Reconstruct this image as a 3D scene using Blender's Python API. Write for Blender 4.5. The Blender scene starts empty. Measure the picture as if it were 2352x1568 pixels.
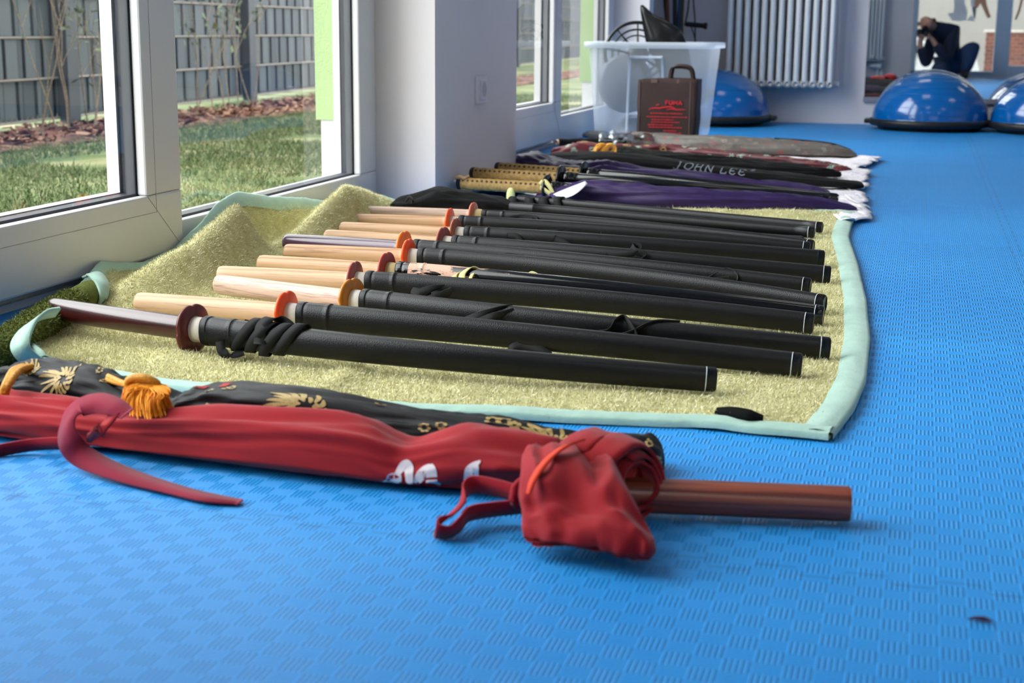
import bpy, math, random
import numpy as np
from mathutils import Vector, noise as mnoise

random.seed(7)
rng = np.random.default_rng(11)
scene = bpy.context.scene
COL = scene.collection

# ------------------------------------------------------------------ camera model (used to survey positions in metres)
F, H, CX, CY = 3400.0, 0.43, 1176.0, 784.0
VPX, VPY, ROLL = 2124.0, 74.0, 0.008


def _cr(x, y):
    return np.array([(x - CX) / F, -(y - CY) / F, -1.0])


_y = _cr(VPX, VPY)
_y = _y / np.linalg.norm(_y)
_z = np.cross(_cr(VPX, VPY), _cr(VPX - 1000, VPY - 1000 * ROLL))
_z = _z / np.linalg.norm(_z)
if _z[1] < 0:
    _z = -_z
_x = np.cross(_y, _z)
R = np.array([_x, _y, _z])
C0 = np.array([0.0, 0.0, H])


def ray(x, y):
    return R @ _cr(x, y)


def G(x, y, z=0.0):                      # point at height z
    d = ray(x, y)
    return C0 + d * ((z - H) / d[2])


def PX(x, y, X):                         # point on plane x = X
    d = ray(x, y)
    return C0 + d * (X / d[0])


def PY(x, y, Y):                         # point on plane y = Y
    d = ray(x, y)
    return C0 + d * (Y / d[1])


def PV(x, y, A, B, off=0.0):             # point on the upright plane through A and B, off metres nearer
    A = np.array(A, float)
    B = np.array(B, float)
    n = np.array([B[1] - A[1], A[0] - B[0], 0.0])
    n /= np.linalg.norm(n)
    if n @ (C0 - A) < 0:
        n = -n
    A = A + n * off
    d = ray(x, y)
    return C0 + d * ((n @ (A - C0)) / (n @ d))


# ------------------------------------------------------------------ materials
def lin(r, g, b):
    f = lambda v: (v / 255 / 12.92) if v / 255 <= 0.04045 else ((v / 255 + 0.055) / 1.055) ** 2.4
    return (f(r), f(g), f(b), 1.0)


MATS = {}


class NT:
    def __init__(self, name):
        self.m = bpy.data.materials.new(name)
        self.m.use_nodes = True
        self.t = self.m.node_tree
        self.b = self.t.nodes['Principled BSDF']
        self.out = self.t.nodes['Material Output']

    def n(self, typ, **kw):
        nd = self.t.nodes.new(typ)
        for k, v in kw.items():
            setattr(nd, k, v)
        return nd

    def l(self, a, b):
        self.t.links.new(a, b)

    def math(self, op, a, b=None, c=None):
        nd = self.n('ShaderNodeMath', operation=op)
        for i, v in enumerate((a, b, c)):
            if v is None:
                continue
            if isinstance(v, (int, float)):
                nd.inputs[i].default_value = v
            else:
                self.l(v, nd.inputs[i])
        return nd.outputs[0]

    def coord(self):
        return self.n('ShaderNodeTexCoord').outputs['Object']

    def noise(self, scale, detail=4, vec=None, rough=0.5, dist=0.0):
        nd = self.n('ShaderNodeTexNoise')
        nd.inputs['Scale'].default_value = scale
        nd.inputs['Detail'].default_value = detail
        nd.inputs['Roughness'].default_value = rough
        nd.inputs['Distortion'].default_value = dist
        self.l(vec if vec is not None else self.coord(), nd.inputs['Vector'])
        return nd.outputs['Fac']

    def ramp(self, fac, stops):
        nd = self.n('ShaderNodeValToRGB')
        el = nd.color_ramp.elements
        while len(el) < len(stops):
            el.new(0.5)
        for e, (p, col) in zip(el, stops):
            e.position = p
            e.color = col
        self.l(fac, nd.inputs[0])
        return nd.outputs[0]

    def bump(self, h, strength, dist=0.001):
        nd = self.n('ShaderNodeBump')
        nd.inputs['Strength'].default_value = strength
        nd.inputs['Distance'].default_value = dist
        self.l(h, nd.inputs['Height'])
        self.l(nd.outputs[0], self.b.inputs['Normal'])
        return nd

    def scale(self, v, s):
        nd = self.n('ShaderNodeMapping')
        nd.inputs['Scale'].default_value = s
        self.l(v, nd.inputs['Vector'])
        return nd.outputs[0]


def mul(c, k):
    return (min(1, c[0] * k), min(1, c[1] * k), min(1, c[2] * k), 1.0)


def M(name, col, rough=0.6, spec=0.5, metal=0.0, var=0.12, vscale=8.0, bscale=None, bstr=0.2, bdist=0.001, stretch=None, sheen=0.0, coat=0.0, sss=0.0):
    if name in MATS:
        return MATS[name]
    k = NT(name)
    co = k.coord()
    if stretch:
        co = k.scale(co, stretch)
    f = k.noise(vscale, 5, co)
    k.l(k.ramp(f, [(0.3, mul(col, 1 - var)), (0.7, mul(col, 1 + var))]), k.b.inputs['Base Color'])
    k.b.inputs['Roughness'].default_value = rough
    k.b.inputs['Specular IOR Level'].default_value = spec
    k.b.inputs['Metallic'].default_value = metal
    if sheen:
        k.b.inputs['Sheen Weight'].default_value = sheen
    if coat:
        k.b.inputs['Coat Weight'].default_value = coat
        k.b.inputs['Coat Roughness'].default_value = 0.08
    if sss:
        k.b.inputs['Subsurface Weight'].default_value = sss
        k.b.inputs['Subsurface Radius'].default_value = (0.01, 0.004, 0.002)
        k.b.inputs['Subsurface Scale'].default_value = 0.6
    if bscale:
        k.bump(k.noise(bscale, 6, co), bstr, bdist)
    MATS[name] = k.m
    return k.m


def wood(name, c1, c2, rough=0.45, coat=0.0, sc=(5, 190, 190)):
    k = NT(name)
    co = k.scale(k.coord(), sc)
    f = k.noise(1.0, 5, co, 0.6, 0.25)
    k.l(k.ramp(f, [(0.36, c1), (0.5, mul(c1, .93)), (0.58, c2), (0.64, mul(c2, .86))]), k.b.inputs['Base Color'])
    k.b.inputs['Roughness'].default_value = rough
    if coat:
        k.b.inputs['Coat Weight'].default_value = coat
        k.b.inputs['Coat Roughness'].default_value = 0.12
    k.bump(f, 0.12, 0.001)
    return k.m


def glassmat(name, tint, refl=1.0, base=0.02, rough=0.0):
    k = NT(name)
    k.t.nodes.remove(k.b)
    tr = k.n('ShaderNodeBsdfTransparent')
    tr.inputs[0].default_value = tint
    gl = k.n('ShaderNodeBsdfGlossy')
    gl.inputs['Roughness'].default_value = rough
    fr = k.n('ShaderNodeFresnel')
    fr.inputs[0].default_value = 1.45
    fac = k.math('ADD', k.math('MULTIPLY', fr.outputs[0], refl), base)
    mx = k.n('ShaderNodeMixShader')
    k.l(fac, mx.inputs[0])
    k.l(tr.outputs[0], mx.inputs[1])
    k.l(gl.outputs[0], mx.inputs[2])
    k.l(mx.outputs[0], k.out.inputs['Surface'])
    return k.m


def frosted(name, col, op):                 # milky see-through plastic
    k = NT(name)
    k.t.nodes.remove(k.b)
    tr = k.n('ShaderNodeBsdfTransparent')
    tr.inputs[0].default_value = (0.95, 0.97, 1, 1)
    p0 = k.n('ShaderNodeBsdfPrincipled')
    p0.inputs['Base Color'].default_value = col
    p0.inputs['Roughness'].default_value = 0.3
    tl = k.n('ShaderNodeBsdfTranslucent')
    tl.inputs[0].default_value = col
    p = k.n('ShaderNodeMixShader')
    p.inputs[0].default_value = .5
    k.l(p0.outputs[0], p.inputs[1])
    k.l(tl.outputs[0], p.inputs[2])
    mx = k.n('ShaderNodeMixShader')
    f = k.noise(6, 2)
    k.l(k.math('ADD', k.math('MULTIPLY', f, 0.1), op - 0.05), mx.inputs[0])
    k.l(tr.outputs[0], mx.inputs[1])
    k.l(p.outputs[0], mx.inputs[2])
    k.l(mx.outputs[0], k.out.inputs['Surface'])
    return k.m


def emit(name, col, s):
    k = NT(name)
    k.b.inputs['Base Color'].default_value = col
    k.b.inputs['Emission Color'].default_value = col
    k.b.inputs['Emission Strength'].default_value = s
    return k.m


# ------------------------------------------------------------------ mesh building
class MB:
    def __init__(self):
        self.v, self.f, self.mi, self.sm = [], [], [], []
        self.n = 0

    def add(self, verts, faces, mat=0, smooth=True):
        b = self.n
        self.v.extend([tuple(map(float, p)) for p in verts])
        self.n += len(verts)
        for f in faces:
            self.f.append([i + b for i in f])
            self.mi.append(mat)
            self.sm.append(smooth)
        return self

    def grid(self, P, cu=False, cv=False, mat=0, smooth=True, caps=False):
        P = np.asarray(P, float)
        nu, nv = P.shape[:2]
        fs = []
        for i in range(nu if cu else nu - 1):
            for j in range(nv if cv else nv - 1):
                a, b = i, (i + 1) % nu
                c, d = j, (j + 1) % nv
                fs.append((a * nv + c, b * nv + c, b * nv + d, a * nv + d))
        if caps:
            fs.append(tuple(range(nv))[::-1])
            fs.append(tuple((nu - 1) * nv + j for j in range(nv)))
        return self.add(P.reshape(-1, 3), fs, mat, smooth)

    def box(self, lo, hi, mat=0):
        x0, y0, z0 = lo
        x1, y1, z1 = hi
        v = [(x0, y0, z0), (x1, y0, z0), (x1, y1, z0), (x0, y1, z0), (x0, y0, z1), (x1, y0, z1), (x1, y1, z1), (x0, y1, z1)]
        f = [(0, 3, 2, 1), (4, 5, 6, 7), (0, 1, 5, 4), (1, 2, 6, 5), (2, 3, 7, 6), (3, 0, 4, 7)]
        return self.add(v, f, mat, False)

    def sweep(self, path, a, b=None, n=14, up=(0, 0, 1), ex=2.0, mat=0, caps=True, closed=False, phase=0.0):
        P = np.asarray(path, float)
        m = len(P)
        a = np.broadcast_to(np.asarray(a, float), (m,))
        b = a if b is None else np.broadcast_to(np.asarray(b, float), (m,))
        if closed:
            T = np.roll(P, -1, 0) - np.roll(P, 1, 0)
        else:
            T = np.gradient(P, axis=0)
        T /= np.linalg.norm(T, axis=1)[:, None] + 1e-12
        up = np.asarray(up, float)
        S = np.cross(T, up)
        ln = np.linalg.norm(S, axis=1)
        for i in range(m):
            if ln[i] < 1e-4:
                S[i] = np.cross(T[i], (0.3, 1, 0.1))
        S /= np.linalg.norm(S, axis=1)[:, None]
        for i in range(1, m):                       # keep the frame from flipping
            if S[i] @ S[i - 1] < 0 and ln[i] < 0.2:
                S[i] = -S[i]
        U = np.cross(S, T)
        th = np.arange(n) / n * 2 * math.pi + phase
        cs, sn = np.cos(th), np.sin(th)
        e = 2.0 / ex
        cs = np.sign(cs) * np.abs(cs) ** e
        sn = np.sign(sn) * np.abs(sn) ** e
        V = P[:, None, :] + S[:, None, :] * (b[:, None] * cs)[:, :, None] + U[:, None, :] * (a[:, None] * sn)[:, :, None]
        return self.grid(V, cu=closed, cv=True, mat=mat, caps=caps and not closed)

    def lathe(self, prof, c=(0, 0, 0), n=32, mat=0, ax=None):
        th = np.arange(n) / n * 2 * math.pi
        V = [[(c[0] + r * math.cos(t), c[1] + r * math.sin(t), c[2] + z) for t in th] for r, z in prof]
        return self.grid(V, cv=True, mat=mat, caps=True)

    def ribbon(self, pts, w, W, th=0.0012, mat=0, sub=8):
        P = catmull(pts, sub)
        m = len(P)
        W = np.asarray(W, float)
        if W.ndim == 1:
            W = np.broadcast_to(W, (m, 3)).copy()
        else:
            W = catmull(W, sub)
        T = np.gradient(P, axis=0)
        T /= np.linalg.norm(T, axis=1)[:, None] + 1e-9
        W = W - T * np.sum(W * T, 1)[:, None]
        W /= np.linalg.norm(W, axis=1)[:, None] + 1e-9
        N = np.cross(T, W)
        w = np.interp(np.linspace(0, 1, m), np.linspace(0, 1, np.size(w)), np.atleast_1d(w))[:, None]
        V = np.stack([P - W * w / 2 - N * th / 2, P + W * w / 2 - N * th / 2, P + W * w / 2 + N * th / 2, P - W * w / 2 + N * th / 2], 1)
        return self.grid(V, cv=True, mat=mat, caps=True)

    def build(self, name, mats, parent=None, loc=None):
        L = np.zeros(3)
        if parent is not None:
            r = parent
            while r.parent is not None:
                r = r.parent
            L = np.array(r.location)
        elif loc is not None:
            L = np.array(loc, float)
        me = bpy.data.meshes.new(name)
        V = np.array(self.v) - L
        me.from_pydata(V.tolist(), [], self.f)
        ms = mats if isinstance(mats, (list, tuple)) else [mats]
        for m in ms:
            me.materials.append(m)
        me.polygons.foreach_set('material_index', self.mi)
        me.polygons.foreach_set('use_smooth', self.sm)
        me.update()
        o = bpy.data.objects.new(name, me)
        COL.objects.link(o)
        if parent is not None:
            o.parent = parent
        else:
            o.location = L.tolist()
        return o


def catmull(pts, sub=8):
    P = np.asarray(pts, float)
    if len(P) < 3:
        t = np.linspace(0, 1, sub * (len(P) - 1) + 1)[:, None]
        return P[0] * (1 - t) + P[-1] * t
    Q = np.vstack([2 * P[0] - P[1], P, 2 * P[-1] - P[-2]])
    out = []
    for i in range(1, len(Q) - 2):
        p0, p1, p2, p3 = Q[i - 1], Q[i], Q[i + 1], Q[i + 2]
        for k in range(sub):
            t = k / sub
            out.append(0.5 * (2 * p1 + (p2 - p0) * t + (2 * p0 - 5 * p1 + 4 * p2 - p3) * t * t + (3 * p1 - p0 - 3 * p2 + p3) * t ** 3))
    out.append(P[-1])
    return np.array(out)


def tag(o, label=None, cat=None, group=None, kind=None):
    if label:
        o['label'] = label
    if cat:
        o['category'] = cat
    if group:
        o['group'] = group
    if kind:
        o['kind'] = kind
    return o


def align(o, axis):
    """turn the object's own x axis along the piece without moving the piece"""
    q = Vector((1, 0, 0)).rotation_difference(Vector([float(v) for v in axis]))
    o.data.transform(q.to_matrix().inverted().to_4x4())
    o.rotation_euler = q.to_euler()
    return o


def empty(name, loc, label=None, cat=None, group=None, kind=None):
    o = bpy.data.objects.new(name, None)
    COL.objects.link(o)
    o.location = [float(v) for v in loc]
    o.empty_display_size = 0.05
    return tag(o, label, cat, group, kind)


def bevel(o, w, seg=2):
    md = o.modifiers.new('bevel', 'BEVEL')
    md.width = w
    md.segments = seg
    md.limit_method = 'ANGLE'
    return o


def N3(x, y, z):
    return mnoise.noise(Vector((x, y, z)))


def XAT(px, Y, py=74):
    return float(PY(px, py, Y)[0])


def proj_x(p):
    c = R.T @ (np.asarray(p) - C0)
    return CX - F * c[0] / c[2]


def struct(o):
    o['kind'] = 'structure'
    return o


# ------------------------------------------------------------------ room numbers (metres)
XW = float(G(868, 461)[0])              # window wall
XP = float(G(1000, 467)[0])             # room face of the piers
YF = float(G(1860, 282)[1])             # far wall
YB = -0.62                              # wall behind the photographer
XR = 4.2
ZC = 2.75
P1A, P1B = float(G(1000, 467)[1]), 4.30
P2A = float(PX(1407, 200, XW)[1])
GZ = -0.06                              # garden level

wall_m = M('wall_paint', lin(228, 222, 226), 0.85, 0.2, var=0.02, vscale=3, bscale=220, bstr=0.05)
reveal_m = wall_m
ceil_m = M('ceiling_paint', lin(235, 235, 235), 0.9, 0.2, var=0.02, vscale=2)
pvc = M('window_pvc', lin(216, 214, 216), 0.35, 0.45, var=0.015, vscale=3, bscale=500, bstr=0.03)
gasket = M('gasket', lin(52, 54, 62), 0.5, 0.4, var=0.05)
glass = glassmat('window_glass', (0.93, 0.97, 0.96, 1), 1.0, 0.035)

# ------------------------------------------------------------------ floor mats
def floor_material():
    k = NT('puzzle_mat_foam')
    sep = k.n('ShaderNodeSeparateXYZ')
    k.l(k.coord(), sep.inputs[0])
    x, y = sep.outputs[0], sep.outputs[1]
    MS, S0X, S0Y, c = 1.005, -0.80, 1.163, 1.005 / 48
    # teeth of the interlocking edges: the seam steps from side to side
    def teeth(v):
        s = k.math('SINE', k.math('MULTIPLY', v, 2 * math.pi / 0.0733))
        return k.math('MULTIPLY', k.math('MAXIMUM', k.math('MINIMUM', k.math('MULTIPLY', s, 6.0), 1.0), -1.0), 0.0085)
    ya = k.math('DIVIDE', k.math('ADD', k.math('SUBTRACT', y, S0Y), teeth(x)), MS)
    xa = k.math('DIVIDE', k.math('ADD', k.math('SUBTRACT', x, S0X), teeth(y)), MS)
    fy, fx = k.math('FRACT', ya), k.math('FRACT', xa)
    dy = k.math('MINIMUM', fy, k.math('SUBTRACT', 1.0, fy))
    dx = k.math('MINIMUM', fx, k.math('SUBTRACT', 1.0, fx))
    seam = k.math('LESS_THAN', k.math('MINIMUM', dx, dy), 0.0008)
    iy, ix = k.math('FLOOR', ya), k.math('FLOOR', xa)
    wn = k.n('ShaderNodeTexWhiteNoise', noise_dimensions='2D')
    cb = k.n('ShaderNodeCombineXYZ')
    k.l(ix, cb.inputs[0])
    k.l(iy, cb.inputs[1])
    k.l(cb.outputs[0], wn.inputs['Vector'])
    u, v = k.math('DIVIDE', k.math('SUBTRACT', x, S0X), c), k.math('DIVIDE', k.math('SUBTRACT', y, S0Y), c)
    par = k.math('MODULO', k.math('ABSOLUTE', k.math('ADD', k.math('FLOOR', u), k.math('FLOOR', v))), 2.0)
    par = k.math('GREATER_THAN', par, 0.5)
    fu, fv = k.math('FRACT', u), k.math('FRACT', v)
    su = k.math('SINE', k.math('MULTIPLY', fu, 2 * math.pi * 5))
    sv = k.math('SINE', k.math('MULTIPLY', fv, 2 * math.pi * 7))
    ridge = k.math('ADD', k.math('MULTIPLY', k.math('MAXIMUM', su, -0.3), par), k.math('MULTIPLY', k.math('MULTIPLY', sv, k.math('SUBTRACT', 1.0, par)), 0.45))
    eu = k.math('LESS_THAN', k.math('MINIMUM', fu, k.math('SUBTRACT', 1.0, fu)), 0.05)
    h = k.math('SUBTRACT', k.math('ADD', ridge, k.math('MULTIPLY', eu, 1.0)), k.math('MULTIPLY', seam, 3.0))
    k.bump(h, 0.9, 0.0011)
    big = k.noise(2.2, 3)
    base = k.ramp(big, [(0.3, lin(30, 146, 230)), (0.7, lin(42, 158, 238))])
    hs = k.n('ShaderNodeHueSaturation')
    k.l(base, hs.inputs['Color'])
    val = k.math('ADD', 0.93, k.math('MULTIPLY', wn.outputs[0], 0.12))
    val = k.math('ADD', val, k.math('MULTIPLY', k.math('MULTIPLY', su, par), 0.12))
    val = k.math('SUBTRACT', val, k.math('MULTIPLY', par, 0.11))  # sheen contrast between the two groove directions, painted into the cell colour
    val = k.math('ADD', val, k.math('MULTIPLY', eu, 0.06))
    val = k.math('MULTIPLY', val, k.math('SUBTRACT', 1.0, k.math('MULTIPLY', seam, 0.6)))
    k.l(val, hs.inputs['Value'])
    k.l(hs.outputs[0], k.b.inputs['Base Color'])
    k.b.inputs['Roughness'].default_value = 0.42
    k.b.inputs['Specular IOR Level'].default_value = 0.45
    return k.m


fl = MB().box((XW - 0.05, YB - 0.05, -0.05), (XR, YF + 0.05, 0.0)).build('floor', floor_material())
struct(fl)
struct(MB().box((XW - 0.1, YB - 0.1, ZC), (XR + 0.1, YF + 0.1, ZC + 0.1)).build('ceiling', ceil_m))
struct(MB().box((XW - 0.1, YF, -0.05), (XR + 0.1, YF + 0.1, ZC)).build('wall_far', wall_m))
struct(MB().box((XR, YB, -0.05), (XR + 0.1, YF, ZC)).build('wall_right', wall_m))
wl = MB()
wl.box((XW - 0.060, P1A, -0.1), (XP, P1B, ZC))          # pier between the window bays
wl.box((XW - 0.060, P2A, -0.1), (XP, P2A + 0.1, ZC))
wl.box((XW - 0.060, P2A + 0.1, -0.1), (XW, YF + 0.1, ZC))           # pier in the corner
wl.box((XW - 0.060, YB, -0.1), (XW, 0.6, ZC))           # stretch behind the photographer
wl.box((XW - 0.060, 0.6, 2.35), (XW, P2A, ZC))          # lintel
wl.box((XW - 0.060, 0.6, -0.1), (XW - 0.012, P2A, 0.012))
struct(wl.build('wall_left', wall_m))

# outside render of the facade (green) with its pale plinth
green = M('green_render', lin(160, 184, 130), 0.9, 0.1, var=0.05, vscale=6, bscale=150, bstr=0.5, bdist=0.004)
plinth_m = M('plinth_render', lin(205, 205, 208), 0.9, 0.1, var=0.04, vscale=6, bscale=120, bstr=0.4, bdist=0.003)
XO = float(PX(705, 200, 0)[0]) if False else -1.452
wo = MB()
for (a, b) in ((P1A - 0.06, P1B + 0.06), (P2A - 0.06, YF + 1.0), (YB - 0.3, 0.66)):
    wo.box((XO, a, 0.205), (XW - 0.066, b, 3.2))
    wo.box((XO + 0.012, a + 0.004, -0.2), (XW - 0.066, b, 0.205), 1)
wo.box((XO, 0.6, 2.4), (XW - 0.066, P2A, 3.2))
struct(wo.build('wall_outside', [green, plinth_m]))


# ------------------------------------------------------------------ windows
def ring(mb, x0, x1, ya, yb, za, zb, oy0, oy1, oz0, oz1, mat=0):
    """upright frame between x0 and x1: outer ya..yb, za..zb with the opening oy0..oy1, oz0..oz1"""
    mb.box((x0, ya, za), (x1, yb, oz0), mat)
    mb.box((x0, ya, oz1), (x1, yb, zb), mat)
    mb.box((x0, ya, oz0), (x1, oy0, oz1), mat)
    mb.box((x0, oy1, oz0), (x1, yb, oz1), mat)


def bay(idx, y0, ys, y1, sash_face, zs, zf, ZT=2.34, sw=0.118, fw=0.03, fr=0.112):
    """one window bay: an opening sash from y0 to ys and a fixed light from ys to y1"""
    fx = XW
    m = MB()                                            # fixed frame
    ring(m, fx - 0.075, fx, y0, y1, 0.0, ZT + 0.01, ys, y1 - fr, zf, ZT - 0.06)
    m = MB()
    m.box((fx - 0.019, ys, 0.0), (fx, y1, zf))
    m.box((fx - 0.019, y1 - fr, zf), (fx, y1, ZT))
    m.box((fx - 0.019, ys, zf), (fx, ys + fw, ZT))
    m.box((fx - 0.075, y0, 0.0), (fx - 0.02, ys, 0.05))
    m.box((fx - 0.075, y0, ZT - 0.06), (fx, y1, ZT))
    root = bevel(m.build('window_%d' % idx, pvc), 0.004)
    struct(root)
    s = MB()
    f = fx + sash_face
    ring(s, f - 0.02, f, y0 + 0.02, ys + 0.012, 0.026, ZT - 0.02, y0 + 0.12, ys - sw + 0.002, zs, ZT - 0.1)
    bevel(s.build('window_sash', pvc, root), 0.004)
    g = MB()                                            # mitre and bead joints, a hair proud of the profile
    ring(g, f - 0.0005, f + 0.0006, y0 + 0.08, ys - sw + 0.034, zs - 0.032, ZT - 0.08, y0 + 0.081, ys - sw + 0.033, zs - 0.031, ZT - 0.081)
    g.sweep([(f + .0002, ys - sw + .002, zs), (f + .0002, ys + .010, .028)], .0006, n=6)
    g.build('bead_joint', M('pvc_joint', lin(170, 166, 170), 0.6), root)
    sp = MB()
    ring(sp, f - 0.047, f - 0.0205, y0 + 0.06, ys - sw + 0.05, 0.07, ZT - 0.06, y0 + 0.124, ys - sw - 0.002, zs + 0.004, ZT - 0.104)
    ring(sp, fx - 0.048, fx - 0.0195, ys + 0.004, y1 - fr + 0.03, zf - 0.03, ZT - 0.05, ys + fw + 0.004, y1 - fr - 0.004, zf + 0.004, ZT - 0.064)
    sp.build('glazing_gasket', gasket, root)
    ex = MB()
    ring(ex, f - 0.071, f - 0.0475, y0 + 0.05, ys - sw + 0.06, 0.06, ZT - 0.05, y0 + 0.13, ys - sw - 0.008, zs + 0.006, ZT - 0.11)
    ring(ex, fx - 0.066, fx - 0.0485, ys + 0.006, y1 - fr + 0.04, zf - 0.04, ZT - 0.04, ys + fw + 0.006, y1 - fr - 0.006, zf + 0.002, ZT - 0.07)
    ex.build('outer_profile', pvc, root)
    p = MB()
    X = f - 0.0215
    p.add([(X, y0 + 0.1, zs - 0.02), (X, ys - sw + 0.02, zs - 0.02), (X, ys - sw + 0.02, ZT - 0.08), (X, y0 + 0.1, ZT - 0.08)], [(0, 1, 2, 3)], 0, False)
    p.build('pane', glass, root)
    p = MB()
    X = fx - 0.0205
    p.add([(X, ys + fw - 0.01, zf - 0.01), (X, y1 - fr + 0.01, zf - 0.01), (X, y1 - fr + 0.01, ZT - 0.05), (X, ys + fw - 0.01, ZT - 0.05)], [(0, 1, 2, 3)], 0, False)
    p.build('pane', glass, root)
    q = MB()
    q.add([(fx - 0.06, y0, 0.058), (XO - 0.04, y0, 0.045), (XO - 0.04, y1, 0.045), (fx - 0.07, y1, 0.06), (XO - 0.04, y0, 0.02), (XO - 0.04, y1, 0.02)],
          [(0, 1, 2, 3), (1, 4, 5, 2)], 0, False)
    q.build('outer_sill', M('sill_metal', lin(226, 222, 206), 0.4, 0.5), root)
    return root


# survey of the joints on the window plane
ysash = float(PX(402, 575, XW)[1])
bay(1, 0.6, ysash, P1A, 0.012, 0.137, 0.077)
ysash2 = float(PX(1280, 262, XW)[1])
bay(2, P1B, ysash2, P2A, 0.012, 0.165, 0.108)

# ------------------------------------------------------------------ garden
def grass_mat():
    k = NT('lawn_soil')
    f = k.noise(3.0, 6)
    k.l(k.ramp(f, [(0.35, lin(84, 100, 56)), (0.5, lin(112, 124, 78)), (0.66, lin(164, 158, 122))]), k.b.inputs['Base Color'])
    k.b.inputs['Roughness'].default_value = 0.95
    k.bump(k.noise(60, 5), 0.6, 0.01)
    return k.m


def blade_mat(name, stops, rough=0.7):
    k = NT(name)
    g = k.n('ShaderNodeNewGeometry')
    k.l(k.ramp(g.outputs['Random Per Island'], stops), k.b.inputs['Base Color'])
    k.b.inputs['Roughness'].default_value = rough
    k.b.inputs['Specular IOR Level'].default_value = 0.15
    return k.m


def blades(name, P, Nrm, ln, wd, lean, mat, parent=None, kind='stuff', comb=None):
    """P (n,3) root points, one bent two-triangle blade each"""
    n = len(P)
    d = Nrm + rng.normal(0, lean, (n, 3))
    if comb is not None:
        d = d + comb
    d /= np.linalg.norm(d, axis=1)[:, None]
    side = np.cross(d, rng.normal(0, 1, (n, 3)))
    side /= np.linalg.norm(side, axis=1)[:, None] + 1e-9
    L = ln * rng.uniform(0.6, 1.25, (n, 1))
    w = wd * rng.uniform(0.7, 1.3, (n, 1))
    bend = rng.normal(0, 0.35, (n, 3)) * L
    A = P - side * w / 2
    B = P + side * w / 2
    mid = P + d * L * 0.55
    Cc = mid + side * w * 0.4
    D = mid - side * w * 0.4
    E = P + d * L + bend
    V = np.stack([A, B, Cc, D, E], 1).reshape(-1, 3)
    root = np.zeros(3)
    if parent is not None:
        r = parent
        while r.parent is not None:
            r = r.parent
        root = np.array(r.location)
    V = V - root
    me = bpy.data.meshes.new(name)
    me.vertices.add(len(V))
    me.vertices.foreach_set('co', V.ravel())
    base = np.arange(n)[:, None] * 5
    idx = np.concatenate([base + np.array([[0, 1, 2, 3]]), base + np.array([[3, 2, 4]])], 1).ravel()
    me.loops.add(7 * n)
    me.loops.foreach_set('vertex_index', idx.astype(np.int32))
    me.polygons.add(2 * n)
    ls = (np.arange(n)[:, None] * 7 + np.array([[0, 4]])).ravel()
    me.polygons.foreach_set('loop_start', ls.astype(np.int32))
    me.polygons.foreach_set('loop_total', np.tile([4, 3], n).astype(np.int32))
    me.materials.append(mat)
    me.update()
    me.validate()
    o = bpy.data.objects.new(name, me)
    COL.objects.link(o)
    if parent is not None:
        o.parent = parent
    if kind:
        o['kind'] = kind
    return o


gm = MB()
nx, ny = 40, 90
gx = np.linspace(XO - 0.02, -9.0, nx)
gy = np.linspace(-1.0, 34, ny)
gm.grid([[(x, y, GZ + 0.012 * N3(x * 1.5, y * 1.5, 0)) for y in gy] for x in gx])
struct(gm.build('ground_outside', grass_mat()))
n = 110000
lx = rng.uniform(-3.5, XO - 0.06, n)
ly = 1.4 + 9.5 * rng.uniform(0, 1, n) ** 1.3
keep = np.array([N3(a * 1.2, b * 1.2, 4.0) > -0.33 for a, b in zip(lx, ly)])
P = np.stack([lx, ly, np.full(n, GZ + 0.0)], 1)[keep]
gb = blade_mat('grass_blades', [(0.0, lin(70, 88, 52)), (0.45, lin(96, 112, 76)), (0.8, lin(124, 132, 98)), (1.0, lin(164, 158, 130))])
lawn = blades('lawn_grass', P, np.array([0, 0, 1.0]), 0.026, 0.0035, 0.6, gb)
tag(lawn, 'short green lawn grass growing outside the window', 'grass')
# mulch bed
k = NT('bark_mulch')
vo = k.n('ShaderNodeTexVoronoi')
vo.inputs['Scale'].default_value = 26
k.l(k.coord(), vo.inputs['Vector'])
k.l(k.ramp(vo.outputs['Color'], [(0.2, lin(62, 42, 38)), (0.5, lin(116, 78, 66)), (0.85, lin(168, 128, 108))]), k.b.inputs['Base Color'])
k.b.inputs['Roughness'].default_value = 0.95
k.bump(vo.outputs['Distance'], 1.0, 0.02)
mb = MB()
gx = np.linspace(-3.42, -4.06, 16)
gy = np.linspace(2.0, 26, 220)
mb.grid([[(x + 0.06 * N3(y * 2, x, 7), y, GZ + 0.006 + 0.02 * math.sin(math.pi * (i + .5) / 16) + 0.012 * N3(x * 6, y * 6, 2)) for y in gy] for i, x in enumerate(gx)])
mulch = mb.build('bark_mulch', k.m, loc=(-3.9, 8, GZ))
tag(mulch, 'strip of reddish brown bark mulch along the grey garden fence', 'mulch', kind='stuff')
chip = MB()
for i in range(1500):
    x, y = random.uniform(-4.02, -3.44), random.uniform(4.6, 10.5)
    p = np.array((x, y, GZ + 0.02 + 0.015 * random.random()))
    d = rng.normal(0, 1, 3) * (1, 1, 0.4)
    d /= np.linalg.norm(d)
    s = np.cross(d, (0, 0, 1)) + rng.normal(0, .2, 3)
    l, w = random.uniform(.02, .06), random.uniform(.008, .02)
    chip.add([p - d * l / 2 - s * w / 2, p + d * l / 2 - s * w / 2, p + d * l / 2 + s * w / 2 + (0, 0, .008), p - d * l / 2 + s * w / 2 + (0, 0, .008)], [(0, 1, 2, 3)], 0, False)
chip.build('bark_chips', blade_mat('bark_chips', [(0, lin(70, 46, 40)), (.6, lin(132, 88, 74)), (1, lin(196, 156, 134))]), mulch)['kind'] = 'stuff'

# privacy fence: rods with woven strips and posts
def fpt(y):
    return -4.19 - 0.076 * (y - 6.18)


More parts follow.
